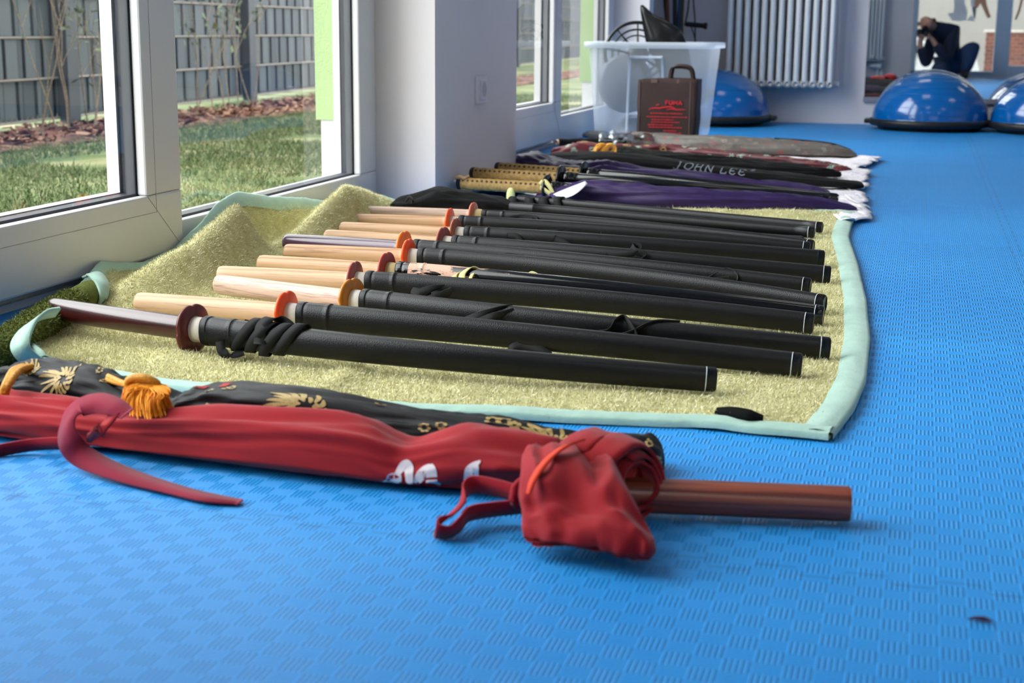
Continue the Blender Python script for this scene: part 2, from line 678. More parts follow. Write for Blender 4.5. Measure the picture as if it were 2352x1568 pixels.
fence = empty('privacy_fence', (fpt(8), 8, GZ), 'grey garden fence of woven plastic strips behind the bare shrubs', 'fence')
slat_m = blade_mat('fence_strip', [(0, lin(76, 82, 90)), (.5, lin(90, 96, 104)), (1, lin(104, 110, 118))], 0.5)
rod_m = M('fence_rod', lin(150, 140, 134), 0.5, 0.5)
post_m = M('fence_post', lin(62, 66, 74), 0.5, 0.5)
back_m = M('fence_back', lin(44, 50, 58), 0.8)
sl, rd, bk = MB(), MB(), MB()
y = 3.5
col = 0
while y < 27:
    w = (0.105, 0.04, 0.11, 0.036)[col % 4]
    for r in range(9):
        z0 = GZ + 0.03 + r * 0.2
        off = (r % 2) * 0.025
        ya, yb = y + off, y + w + off
        d = 0.008 * ((col + r) % 2)
        sl.add([(fpt(ya) + d, ya, z0 + .008), (fpt(yb) + d, yb, z0 + .008), (fpt(yb) + d, yb, z0 + .192), (fpt(ya) + d, ya, z0 + .192)], [(0, 1, 2, 3)], 0, False)
    y += w + 0.018
    col += 1
for r in range(10):
    z = GZ + 0.03 + r * 0.2
    for dx in (0.014, -0.01):
        rd.sweep([(fpt(3.5) + dx, 3.5, z), (fpt(27) + dx, 27, z)], 0.006, n=6)
for i in range(300):
    y = 3.5 + i * 0.05
    rd.sweep([(fpt(y) + .016, y, GZ + 0.03), (fpt(y) + .016, y, GZ + 0.055)], 0.004, n=4)
bk.box((fpt(3.5) - 0.95, 3.5, GZ), (fpt(3.5) - 0.9, 3.6, GZ + .1))
bk = MB()
bk.add([(fpt(3.5) - .02, 3.5, GZ + .03), (fpt(27) - .02, 27, GZ + .03), (fpt(27) - .02, 27, GZ + 1.83), (fpt(3.5) - .02, 3.5, GZ + 1.83)], [(0, 1, 2, 3)], 0, False)
sl.build('strip_panel', slat_m, fence)
bk.build('backing_sheet', back_m, fence)
rd.build('wire_rods', rod_m, fence)
for px in (122, 607):
    d = ray(px, 150)
    t = -4.27 / d[0]
    yy = float((C0 + d * t)[1])
    MB().box((fpt(yy) + 0.02, yy - 0.05, GZ), (fpt(yy) + 0.08, yy + 0.05, GZ + 1.9)).build('post', post_m, fence)
for yy in (4.4, 14.0, 16.4, 19.0, 22.0):
    MB().box((fpt(yy) + 0.02, yy - 0.05, GZ), (fpt(yy) + 0.08, yy + 0.05, GZ + 1.9)).build('post', post_m, fence)

twig_m = wood('twig_bark', lin(136, 116, 100), lin(176, 154, 132), 0.8)
leaf_m = blade_mat('shrub_buds', [(0, lin(78, 92, 76)), (.6, lin(120, 130, 116)), (1, lin(150, 160, 120))])


def shrub(px, py, label, sd, hgt, stems):
    random.seed(sd)
    d = ray(px, py)
    b = C0 + d * (-3.75 / d[0])
    b[2] = GZ + 0.03
    root = empty('bare_shrub', b, label, 'shrub', 'bare shrubs in the mulch bed')
    m, lf = MB(), MB()

    def branch(p, dr, L, r, dep):
        pts = [p]
        for i in range(5):
            dr = dr + np.array([random.uniform(-.12, .12), random.uniform(-.16, .16), random.uniform(-.02, .08)])
            dr /= np.linalg.norm(dr)
            pts.append(pts[-1] + dr * L / 5)
        m.sweep(catmull(pts, 3), np.linspace(r, r * .35, 16), n=6, up=(0.9, 0.1, 0.3))
        for q in pts[2:]:
            if random.random() < .28:
                for _ in range(3):
                    o = rng.normal(0, .018, 3)
                    e = rng.normal(0, .014, 3)
                    g = rng.normal(0, .010, 3)
                    lf.add([q + o, q + o + e, q + o + e + g, q + o + g], [(0, 1, 2, 3)], 0, False)
        if dep:
            for j in range(2):
                i = random.choice((2, 3, 4))
                nd = dr + np.array([random.uniform(-.4, .4), random.choice((-1, 1)) * random.uniform(.4, .8), random.uniform(-.1, .5)])
                branch(pts[i], nd / np.linalg.norm(nd), L * random.uniform(.4, .6), r * .6, dep - 1)

    for s in range(stems):
        dr = np.array([random.uniform(-.25, .25), random.uniform(-.55, .55), 1.0])
        branch(b + np.array([random.uniform(-.05, .05), random.uniform(-.15, .15), -.03]), dr / np.linalg.norm(dr), hgt * random.uniform(.7, 1.05), .0036, 2)
    m.build('branches', twig_m, root)
    lf.build('leaf_buds', leaf_m, root)['kind'] = 'stuff'


shrub(130, 300, 'bare twiggy shrub outside in front of the left dark fence post', 3, .9, 3)
shrub(40, 305, 'bare twiggy shrub outside at the left edge of the left pane', 5, .85, 2)
shrub(215, 290, 'bare twiggy shrub outside beside the white edge of the left pane', 8, .8, 3)
shrub(440, 262, 'thin bare shrub outside close to the window mullion', 11, .85, 2)
shrub(500, 258, 'small bare shrub outside in the middle of the wider pane', 14, .75, 3)
shrub(570, 252, 'leaning bare shrub outside left of the right dark fence post', 17, .95, 3)
random.seed(21)

# ------------------------------------------------------------------ olive blanket
def lerp_poly(poly, s):
    P = np.asarray(poly, float)
    d = np.r_[0, np.cumsum(np.linalg.norm(np.diff(P[:, :2], axis=0), axis=1))]
    return np.array([np.interp(s * d[-1], d, P[:, i]) for i in range(P.shape[1])])


FRONT = [G(x, y, .008) for x, y in ((100, 842), (450, 890), (930, 941), (1300, 956), (1590, 966), (1750, 983), (1905, 997))]
BACK = [G(x, y, .008) for x, y in ((880, 468), (1200, 478), (1550, 486), (1800, 487), (1964, 492))]
LEFT = [tuple(FRONT[0]), (-1.12, 1.68, .008), (-1.20, 1.85, .010), (-1.255, 2.02, .014), (-1.293, 2.164, .030), (-1.293, 2.30, .012), (-1.293, 2.413, .018), (-1.293, 2.518, .045),
        (-1.293, 2.593, .078), (-1.293, 2.68, .090), (-1.293, 2.791, .071), (-1.293, 3.115, .029), (-1.28, 3.34, .012), tuple(BACK[0])]
RIGHT = [tuple(FRONT[-1])] + [tuple(G(x, y, .008)) for x, y in ((1955, 935), (1982, 870), (1992, 780), (1984, 690), (1966, 610), (1945, 545), (1952, 515))] + [tuple(BACK[-1])]
RIDGES = [
    ([G(250, 690, .018), G(300, 650, .038), G(370, 602, .060), G(450, 560, .078), G(540, 477, .108)], .045),
    ([G(500, 640, .006), G(560, 600, .014), G(600, 585, .024), G(650, 556, .036), G(700, 520, .054), G(790, 432, .106), G(830, 440, .070), G(860, 455, .035), G(880, 465, .010)], .040),
    ([G(300, 815, .004), G(380, 815, .012), G(470, 830, .006)], .03),
    ([G(830, 840, .004), G(770, 880, .010), G(700, 915, .006)], .018),
    ([G(1590, 955, .003), G(1660, 945, .013), G(1740, 958, .004)], .022),
    ([G(1300, 486, .006), G(1560, 487, .016), G(1800, 489, .014), G(1930, 494, .008)], .04),
]


def blanket_h(x, y, xl):
    hs = 0.0
    for poly, w in RIDGES:
        best, hh = 1e9, 0
        for (ax, ay, az), (bx, by, bz) in zip(poly[:-1], poly[1:]):
            dx, dy = bx - ax, by - ay
            t = max(0, min(1, ((x - ax) * dx + (y - ay) * dy) / (dx * dx + dy * dy)))
            q = (x - ax - t * dx) ** 2 + (y - ay - t * dy) ** 2
            if q < best:
                best, hh = q, az + t * (bz - az)
        hs += (hh * math.exp(-best / (w * w))) ** 2.2
    hs += (xl[2] * math.exp(-((x - xl[0]) / .032) ** 2)) ** 2.2
    h = hs ** (1 / 2.2)
    h += .0035 * N3(x * 6, y * 6, 3) + .0018 * N3(x * 17, y * 17, 9)
    return max(.003, .006 + h)


NU, NV = 110, 170
BL = np.zeros((NU, NV, 3))
for j in range(NV):
    v = j / (NV - 1)
    l, r = lerp_poly(LEFT, v), lerp_poly(RIGHT, v)
    c00, c10, c01, c11 = (np.array(q) for q in (FRONT[0], FRONT[-1], BACK[0], BACK[-1]))
    for i in range(NU):
        u = (i / (NU - 1)) ** 1.25
        f_, b_ = lerp_poly(FRONT, u), lerp_poly(BACK, u)
        p = (1 - v) * f_ + v * b_ + (1 - u) * l + u * r - ((1 - u) * (1 - v) * c00 + u * (1 - v) * c10 + (1 - u) * v * c01 + u * v * c11)
        BL[i, j] = (p[0], p[1], blanket_h(p[0], p[1], l))


def blanket_z(x, y):
    d = (BL[:, :, 0] - x) ** 2 + (BL[:, :, 1] - y) ** 2
    i, j = np.unravel_index(np.argmin(d), d.shape)
    return BL[i, j, 2]


k = NT('blanket_cloth')
f = k.noise(40, 6)
k.l(k.ramp(f, [(0.3, lin(180, 174, 122)), (0.7, lin(206, 200, 152))]), k.b.inputs['Base Color'])
k.b.inputs['Roughness'].default_value = 0.95
k.b.inputs['Specular IOR Level'].default_value = 0.1
k.bump(k.noise(300, 4), 0.6, 0.003)
blanket_m = k.m
blanket = empty('terry_blanket', (-.65, 2.6, 0), 'olive green fluffy blanket under the row of wooden swords', 'blanket')
bb = MB()
bb.grid(BL)
bo = bb.build('cloth', blanket_m, blanket)
md = bo.modifiers.new('thick', 'SOLIDIFY')
md.thickness = .004
md.offset = -1
# pile
nb = 280000
iu = rng.uniform(0.5, NU - 1.5, nb)
jv = rng.uniform(0.5, NV - 1.5, nb) 
i0, j0 = iu.astype(int), jv.astype(int)
fu, fv = (iu - i0)[:, None], (jv - j0)[:, None]
Pp = BL[i0, j0] * (1 - fu) * (1 - fv) + BL[i0 + 1, j0] * fu * (1 - fv) + BL[i0, j0 + 1] * (1 - fu) * fv + BL[i0 + 1, j0 + 1] * fu * fv
Nn = np.cross(BL[i0 + 1, j0] - BL[i0, j0], BL[i0, j0 + 1] - BL[i0, j0])
Nn /= np.linalg.norm(Nn, axis=1)[:, None]
pile_m = blade_mat('blanket_pile', [(0, lin(192, 187, 138)), (.4, lin(214, 209, 164)), (.75, lin(230, 226, 188)), (1, lin(246, 243, 216))], 0.85)
blades('pile', Pp, Nn, .0054, .0008, .6, pile_m, blanket, 'stuff', comb=np.array([.35, -.25, 0]))
# bindings
bind_m = M('blanket_binding', lin(158, 190, 176), 0.8, 0.2, var=.08, vscale=30, bscale=260, bstr=.35, bdist=.002, sheen=.2)


def binding(strip_out, strip_in, name='binding', wob=.0012):
    """puffed ribbon between two polylines"""
    A, B = np.asarray(strip_out, float), np.asarray(strip_in, float)
    m = MB()
    rows = []
    cnt = 9
    for q in range(cnt):
        t = q / (cnt - 1)
        row = A * (1 - t) + B * t
        row = row.copy()
        row[:, 2] += .0035 + .004 * math.sin(math.pi * t) + wob * np.array([N3(p[0] * 90, p[1] * 90, q * .3) for p in row])
        rows.append(row)
    lowa = A.copy()
    lowa[:, 2] -= .003
    rows = [lowa] + rows
    m.grid(np.array(rows))
    return m.build(name, bind_m, blanket)


def off_edge(E, I, out, inn):
    d = E - I
    d[:, 2] = 0
    d /= np.linalg.norm(d, axis=1)[:, None] + 1e-9
    return E + d * out, E - d * inn


o_, i_ = off_edge(BL[-1, :, :].copy(), BL[-5, :, :].copy(), .004, .032)
binding(o_, i_)
o_, i_ = off_edge(BL[:, 0, :].copy(), BL[:, 4, :].copy(), .006, .026)
binding(o_, i_)
o_, i_ = off_edge(BL[:, -1, :].copy(), BL[:, -5, :].copy(), .003, .02)
binding(o_, i_)
E = BL[0, :, :].copy()
I = E.copy()
I[:, 0] += .016
I[:, 2] = I[:, 2] - .016 * np.clip(E[:, 2] / .06, 0, 1)
E[:, 0] -= .002
E[:, 2] += .012 * np.clip(E[:, 2] / .05, .3, 1)
binding(E, I)
m = MB()
m.ribbon([G(1645, 944, .016), G(1680, 946, .018), G(1720, 953, .018), G(1752, 962, .014)], [.008, .013, .014, .008], (0, .8, .5), .004)
m.build('label_patch', M('black_label', lin(14, 14, 14), .9, .1), blanket)
# rolled front corner showing the darker back of the cloth
dark_m = M('blanket_back', lin(88, 96, 44), 0.95, 0.1, var=.25, vscale=60, bscale=250, bstr=.8, bdist=.004)
rp = [G(222, 664, .032), G(160, 700, .030), G(90, 742, .028), G(0, 800, .027), G(-90, 858, .025), G(-170, 912, .024)]
rp = catmull(rp, 8)
rm = MB()
rr = np.interp(np.linspace(0, 1, len(rp)), [0, .05, .4, 1], [.0155, .0195, .0205, .019])
rm.sweep(rp, rr, rr * 1.15, n=22)
rc = rm.build('rolled_corner', dark_m, blanket)
pv = np.array(rm.v)
q = rng.integers(22 * 7, len(pv) - 23, 22000)
tt = rng.uniform(0, 1, (22000, 1))
base = pv[q] * (1 - tt) + pv[q + 22] * tt + rng.normal(0, .0015, (22000, 3))
cen = rp[np.clip(q // 22, 0, len(rp) - 1)]
nr = base - cen
nr /= np.linalg.norm(nr, axis=1)[:, None] + 1e-9
dpm = blade_mat('blanket_back_pile', [(0, lin(66, 74, 30)), (.6, lin(100, 108, 52)), (1, lin(140, 146, 84))], .9)
blades('rolled_pile', base, nr, .0042, .0011, .5, dpm, blanket, 'stuff')
rb = MB()
ends = [G(196, 634, .05), G(216, 630, .054), G(232, 650, .046), G(236, 680, .030), G(228, 704, .014)]
rb.ribbon(ends, [.018, .026, .028, .024, .016], (rp[1] - rp[0]), .004)
rb.build('binding', bind_m, blanket)
rb = MB()
ends = [G(132, 716, .066), G(98, 724, .066), G(64, 750, .058), G(46, 790, .046), G(62, 820, .030), G(100, 846, .012)]
rb.ribbon(ends, [.016, .022, .024, .024, .022, .02], [(.5, -.2, .6), (.6, -.2, .5), (.8, 0, .4), (.9, .2, .2), (.8, .5, .1), (.5, .9, .1)], .004)
rb.build('binding', bind_m, blanket)
# ------------------------------------------------------------------ wooden training swords
def quad_path(p0, p1, p2):
    p0, p1, p2 = (np.asarray(p, float) for p in (p0, p1, p2))
    d1, d2 = np.linalg.norm(p1 - p0), np.linalg.norm(p2 - p1)
    L = d1 + d2
    t1 = d1 / L

    def f(s):                                  # s in metres from the guard, negative towards the handle end
        t = (s + d1) / L
        return p0 * ((t - t1) * (t - 1)) / (t1) + p1 * (t * (t - 1)) / (t1 * (t1 - 1)) + p2 * (t * (t - t1)) / (1 - t1)
    return f, d1, d2


saya_m = None


def saya_material(name, base=14, rough=.5):
    k = NT(name)
    k.b.inputs['Base Color'].default_value = lin(base, base, base + 3)
    k.b.inputs['Roughness'].default_value = rough
    k.b.inputs['Specular IOR Level'].default_value = .32
    vo = k.n('ShaderNodeTexVoronoi')
    vo.inputs['Scale'].default_value = 800
    k.l(k.coord(), vo.inputs['Vector'])
    k.bump(vo.outputs['Distance'], .3, .0006)
    return k.m


saya_m = saya_material('black_sheath', 10, .34)
saya_gloss = M('glossy_black_lacquer', lin(9, 9, 11), .12, .6, var=.1)
cord_m = M('black_ribbon', lin(16, 16, 17), .75, .3, var=.1, bscale=900, bstr=.4)
khaki_m = M('khaki_ribbon', lin(196, 188, 128), .8, .2, var=.08, bscale=900, bstr=.4)
ring_m = M('stopper_rubber', lin(226, 216, 206), .4, .4, var=.03, sss=.3)
ring_y = M('stopper_rubber_aged', lin(204, 180, 128), .45, .4, var=.06)
line_m = M('sheath_end_line', lin(200, 204, 210), .3, .5)
w_light = wood('beech_wood', lin(208, 170, 134), lin(180, 138, 102))
w_tan = wood('oak_wood', lin(198, 156, 116), lin(164, 120, 80))
w_pink = wood('pale_pink_wood', lin(204, 172, 154), lin(172, 138, 124), sc=(9, 260, 260))
w_grey = wood('weathered_wood', lin(186, 158, 140), lin(156, 126, 108))
w_dark = wood('lacquered_dark_wood', lin(62, 18, 18), lin(40, 10, 12), .3, .6)
w_purple = wood('purple_lacquer_wood', lin(92, 62, 84), lin(60, 36, 54), .25, .7)


def plastic(name, rgb, sss=.0):
    return M(name, lin(*rgb), .32, .5, var=.05, vscale=30, sss=sss)


def mokko(theta, Rr):
    r = 1.0
    for q in range(4):
        d = math.atan2(math.sin(theta - q * math.pi / 2), math.cos(theta - q * math.pi / 2))
        r -= .075 * math.exp(-(d / .10) ** 2)
    r += .02 * math.cos(4 * theta + math.pi)
    return Rr * r


def disc(mb, c, ax, Rr, th, up=(0, 0, 1), shape=mokko, mat=0, n=64):
    ax = np.asarray(ax, float) / np.linalg.norm(ax)
    s = np.cross(ax, up)
    s /= np.linalg.norm(s)
    u = np.cross(s, ax)
    rows = []
    for x, k_ in ((-th / 2, .0), (-th / 2, .9), (-th * .3, .985), (0, 1.0), (th * .3, .985), (th / 2, .9), (th / 2, .0)):
        rows.append([c + ax * x + (s * math.cos(t) + u * math.sin(t)) * shape(t, Rr) * k_ for t in np.arange(n) / n * 2 * math.pi])
    return mb.grid(rows, cv=True, mat=mat)


def sword(pe, pg, pt, label, wood_m, guard_m, sheath=None, ringm=None, ze=.040, zg=.041, zt=.0215, worn=False, ha=.0158, sa=(.0192, .0150), capless=False, R_=.0338):
    p0 = G(pe[0], pe[1], ze)
    p1 = G(pg[0], pg[1], zg)
    p2 = G(pt[0], pt[1], zt)
    f, d1, d2 = quad_path(p0, p1, p2)
    root = empty('wooden_sword', (p1[0], p1[1], 0), label, 'training sword', 'training swords on the blanket')
    sheath = sheath or saya_m
    # grip
    s = np.r_[-d1, -d1 + .001, -d1 + .003, -d1 + .007, np.linspace(-d1 + .012, 0, 16)]
    k_ = np.r_[.55, .8, .92, .98, np.ones(16)]
    align(MB().sweep([f(v) for v in s], ha * k_, ha * .84 * k_, n=20, ex=2.15).build('handle', wood_m, root), f(0) - f(-d1))
    ax = f(.004) - f(-.004)
    m = MB()
    disc(m, f(0), ax, R_, .0062)
    m.build('guard', guard_m, root)
    m = MB()
    s = np.array([.003, .004, .012, .0195, .021])
    m.sweep([f(v) for v in s], np.array([.0165, .0172, .0168, .0160, .014]), np.array([.0140, .0148, .0144, .0138, .012]), n=24)
    m.build('stopper_ring', ringm or ring_m, root)
    # sheath with its two raised rings
    st = [.020, .0205, .0215, .0225, .0295, .0305, .0312, .0325, .0335, .0345, .038, .060, .0642, .0650, .0658, .0682, .0690, .0698, .074, .09]
    kk = [.92, .99, 1.02, 1.03, 1.03, 1.02, .975, .965, .975, 1.0, 1.0, 1.0, 1.0, 1.03, 1.055, 1.055, 1.03, 1.0, 1.0, 1.0]
    tail = np.linspace(.12, d2 - .013, 40)
    st = np.r_[st, tail, d2 - .0125]
    kk = np.r_[kk, np.ones(41)]
    fr = np.clip((st - .02) / (d2 - .02), 0, 1)
    a = (sa[0] * (1 - fr) + sa[1] * fr) * kk
    b = (sa[0] * .74 * (1 - fr) + sa[1] * .72 * fr) * kk
    sh = MB()
    sh.sweep([f(v) for v in st], a, b, n=26, ex=2.5)
    so = align(sh.build('sheath', sheath, root), f(d2) - f(.02))
    e = np.array([d2 - .0125, d2 - .0030, d2 - .0012, d2])
    cap = MB()
    cap.sweep([f(v) for v in e], sa[1] * np.array([1.0, 1.0, .93, .8]), sa[1] * .72 * np.array([1.0, 1.0, .93, .8]), n=26, ex=2.5)
    cap.build('end_cap', sheath, root)
    if not capless:
        lm = MB()
        e = np.array([d2 - .0132, d2 - .0121])
        lm.sweep([f(v) for v in e], sa[1] * 1.012, sa[1] * .72 * 1.02, n=26, ex=2.5)
        lm.build('end_line', line_m, root)
    return dict(root=root, f=f, d1=d1, d2=d2, p1=p1, p2=p2, sa=sa, sheath=so)


gB = plastic('brown_red_guard', (92, 30, 28))
gO = plastic('orange_guard', (240, 84, 18), .3)
gA = plastic('amber_guard', (186, 112, 26))
gR = plastic('red_guard', (166, 56, 46))
gT = plastic('brick_guard', (146, 62, 50))
gC = plastic('clear_orange_guard', (246, 128, 34), .4)
gN = plastic('chestnut_guard', (150, 72, 46))
gP = plastic('terracotta_guard', (190, 94, 66))
worn_m = None
# worn lacquer: flakes of lacquer gone near the mouth of the sheath
k = NT('flaking_lacquer')
co = k.coord()
nz = k.noise(1.0, 8, k.scale(co, (16, 70, 90)), .65, .6)
sx = k.n('ShaderNodeSeparateXYZ')
k.l(co, sx.inputs[0])
fall = k.math('MULTIPLY', k.math('SUBTRACT', sx.outputs[0], .14), 1.3)
thr = k.math('ADD', .50, k.math('MAXIMUM', fall, -.06))
mouth = k.math('LESS_THAN', sx.outputs[0], .042)
mask = k.math('MULTIPLY', k.math('GREATER_THAN', nz, thr), k.math('SUBTRACT', 1.0, mouth))
mxc = k.n('ShaderNodeMix', data_type='RGBA')
k.l(mask, mxc.inputs['Factor'])
mxc.inputs['A'].default_value = lin(10, 10, 12)
mxc.inputs['B'].default_value = lin(204, 160, 138)
k.l(mxc.outputs['Result'], k.b.inputs['Base Color'])
k.l(k.math('ADD', .12, k.math('MULTIPLY', mask, .5)), k.b.inputs['Roughness'])
k.bump(mask, -.5, .001)
worn_m = k.m

S = {}
S[1] = sword((118, 708), (443, 755), (1646, 872), 'wooden sword nearest the camera, glossy dark red handle, black sheath', w_dark, gB)
S[2] = sword((315, 695), (658, 722), (1842, 838), 'second wooden sword from the front, pale handle and bright orange guard', w_light, gO)
S[3] = sword((499, 652), (808, 690), (1907, 800), 'wooden sword with pinkish grainy handle and amber yellow guard', w_pink, gA)
S[4] = sword((502, 632), (815, 648), (1869, 743), 'pale wooden sword just behind the pinkish handled one, brick red guard', w_light, gT)
S[5] = sword((595, 606), (888, 625), (1892, 725), 'wooden sword with glossy black sheath flaking near its red guard', w_tan, gR, worn_m, ring_y)
S[6] = sword((654, 580), (938, 592), (1895, 699), 'pale wooden sword with orange guard just behind the flaking sheath', w_tan, gO)
S[7] = sword((653, 556), (928, 572), (1862, 659), 'wooden sword with shiny purple brown handle and clear orange guard', w_purple, gC)
S[8] = sword((748, 545), (1018, 562), (1908, 631), 'pale wooden sword behind the purple handle, dark brick guard', w_tan, gT)
S[9] = sword((783, 527), (1046, 540), (1893, 595), 'pale wooden sword with chestnut guard and thick sheath without end line', w_tan, gN, sa=(.0195, .0165), capless=True)
S[10] = sword((783, 507), (1033, 515), (1860, 573), 'pale wooden sword with orange guard, second from the back', w_tan, gO)
S[11] = sword((840, 488), (1087, 497), (1869, 566), 'thin grey pink wooden sword farthest back, terracotta guard', w_grey, gP, ringm=ring_y, sa=(.0158, .013), ha=.0145, R_=.031)


def strap(sw, pts, w=.012, W=None, mat=None, name='cord'):
    """pts: (px, py, metres in front of the sword's upright plane)"""
    f = sw['f']
    ss = np.linspace(-.05, sw['d2'], 160)
    pxs = np.array([proj_x(f(v)) for v in ss])
    P = []
    for x, y, o in pts:
        v = float(np.interp(x, pxs, ss))
        a_, b_ = f(v - .01), f(v + .01)
        P.append(PV(x, y, a_, b_, o + (.0015 if o > 0 else 0)))
    ax = sw['p2'] - sw['p1']
    ax = ax / np.linalg.norm(ax)
    if W is None:
        W = ax
    m = MB()
    m.ribbon(P, w * 1.25, W, .0014)
    return m.build(name, mat or cord_m, sw['root'])


def wrap(sw, s0, s1, turns, w=.011, slack=.004, mat=None, ph=0.0, seed=1, lean=0.0):
    f = sw['f']
    P = []
    rs = np.random.default_rng(seed)
    nn = int(turns * 12)
    for i in range(nn + 1):
        t = i / nn
        s = s0 + (s1 - s0) * t
        th = ph + t * turns * 2 * math.pi
        T = f(s + .002) - f(s - .002)
        T /= np.linalg.norm(T)
        sd = np.cross(T, (0, 0, 1))
        sd /= np.linalg.norm(sd)
        u = np.cross(sd, T)
        k_ = 1 + slack / .02 * (.5 + .5 * math.sin(th * 1.37 + seed)) 
        fr = s / sw['d2']
        a = sw['sa'][0] * (1 - fr) + sw['sa'][1] * fr
        p = f(s) + T * lean * math.sin(th) + sd * math.cos(th) * a * .86 * k_ + u * math.sin(th) * (a * 1.1) * k_
        p[2] = max(p[2], .010)
        P.append(p)
    ax = sw['p2'] - sw['p1']
    m = MB()
    m.ribbon(P, w, ax / np.linalg.norm(ax), .0012, sub=4)
    return m.build('cord', mat or cord_m, sw['root'])


wrap(S[1], .075, .165, 4.2, .0135, .0035, ph=2.2, seed=3, lean=.012)
strap(S[1], [(596, 790, .018), (600, 752, .012), (618, 732, 0), (640, 735, -.01), (668, 755, -.012), (660, 778, -.014)], .013)
strap(S[1], [(505, 782, .016), (510, 806, .018), (530, 816, .016), (560, 808, .006)], .010)
strap(S[2], [(1168, 812, .014), (1178, 799, .014), (1205, 794, .010), (1240, 804, .012), (1262, 818, .014)], .010, (0, .4, .9))
strap(S[3], [(1015, 766, .020), (1060, 746, .020), (1110, 726, .017), (1150, 712, .006), (1170, 708, -.008)], .014, (.7, 0, .7))
strap(S[3], [(960, 742, .018), (962, 728, .014), (985, 730, .014), (988, 748, .018), (1010, 758, .018)], .010, (.8, -.4, .2))
strap(S[3], [(1050, 768, .021), (1090, 748, .020), (1140, 728, .017), (1180, 716, .004)], .013, (.7, 0, .7))
strap(S[3], [(1300, 782, .02), (1340, 772, .02), (1390, 764, .02), (1412, 738, .012), (1430, 732, .004), (1448, 752, .014), (1462, 782, .02)], .013, (.4, -.5, .7))
strap(S[3], [(1320, 788, .024), (1380, 778, .022), (1440, 768, .02), (1500, 742, .004), (1560, 742, -.01)], .010, (.2, -.6, .7))
strap(S[3], [(1420, 792, .026), (1500, 788, .026), (1580, 788, .028), (1646, 796, .026)], .010, (0, -.9, .4))
strap(S[4], [(958, 695, .018), (955, 672, .017), (966, 658, .008), (978, 657, -.006)], .013)
strap(S[4], [(1010, 702, .018), (1003, 682, .018), (1003, 664, .012), (1008, 656, -.004)], .013)
strap(S[4], [(940, 690, .018), (970, 672, .018), (1000, 664, .015), (1030, 662, .004)], .012, (.7, 0, .7))
strap(S[4], [(968, 697, .019), (1000, 684, .019), (1040, 668, .012)], .012, (.7, 0, .7))
strap(S[5], [(1056, 668, .018), (1044, 650, .02), (1044, 632, .012), (1062, 622, .002), (1082, 622, -.006), (1110, 632, -.012)], .010, (.8, -.3, .3), khaki_m)
strap(S[5], [(1082, 672, .020), (1064, 652, .024), (1062, 630, .016), (1080, 615, .004), (1100, 622, -.004)], .011, (.8, -.3, .3), khaki_m)
strap(S[5], [(1090, 672, .022), (1078, 650, .028), (1082, 636, .024), (1086, 628, .014)], .006, (.8, -.3, .3), khaki_m)
strap(S[5], [(1118, 678, .024), (1130, 668, .024), (1150, 667, .022), (1166, 680, .028)], .010, (.3, -.6, .6), khaki_m)
strap(S[5], [(1176, 683, .03), (1210, 681, .03), (1240, 684, .032)], .006, (.2, -.9, .3), khaki_m)
strap(S[5], [(1216, 634, -.012), (1224, 630, -.012), (1240, 638, -.010), (1256, 648, -.004)], .009, (.1, -.4, .9), khaki_m)
strap(S[7], [(1080, 596, .012), (1088, 584, .008), (1105, 580, .004), (1118, 586, .004), (1130, 592, .008)], .012, (.6, 0, .6))
strap(S[7], [(1100, 608, .016), (1130, 606, .018), (1150, 594, .014), (1168, 590, .012), (1190, 596, .016), (1196, 614, .02), (1186, 636, .022)], .012, (.5, -.2, .7))
strap(S[7], [(1610, 652, .012), (1640, 634, .006), (1668, 622, .0), (1688, 630, .004), (1692, 646, .012), (1676, 656, .014)], .011, (.3, -.5, .7))
strap(S[7], [(1600, 656, .012), (1640, 644, .01), (1676, 640, .008)], .010, (.3, -.5, .7))
strap(S[6], [(1336, 652, .012), (1360, 646, .010), (1390, 648, .008), (1404, 656, .012)], .008, (.2, -.5, .8))
strap(S[8], [(1395, 590, .012), (1440, 586, .012), (1462, 582, .010), (1470, 568, .004), (1452, 564, .004), (1458, 576, .012), (1480, 584, .014), (1474, 598, .016)], .011, (.4, -.3, .8))
strap(S[9], [(1165, 542, .012), (1185, 543, .014), (1196, 556, .017), (1204, 576, .019)], .010, (.8, 0, .4))
strap(S[9], [(1272, 548, .012), (1300, 562, .017), (1320, 580, .02)], .012, (.8, 0, .5))
strap(S[10], [(1214, 548, .016), (1240, 536, .014), (1280, 534, .012), (1310, 528, .002)], .012, (.6, 0, .7))
strap(S[10], [(1238, 548, .017), (1280, 540, .015), (1322, 530, .004), (1330, 528, -.008)], .011, (.6, 0, .7))
strap(S[10], [(1350, 530, .002), (1372, 532, .006), (1378, 544, .012), (1362, 554, .016)], .010, (.5, -.3, .6))
strap(S[11], [(1140, 516, .014), (1170, 503, .013), (1200, 499, .008), (1228, 502, .010), (1232, 508, .014)], .011, (.4, -.2, .8))
strap(S[11], [(1165, 518, .015), (1190, 512, .016), (1225, 506, .014)], .012, (.4, -.2, .8))


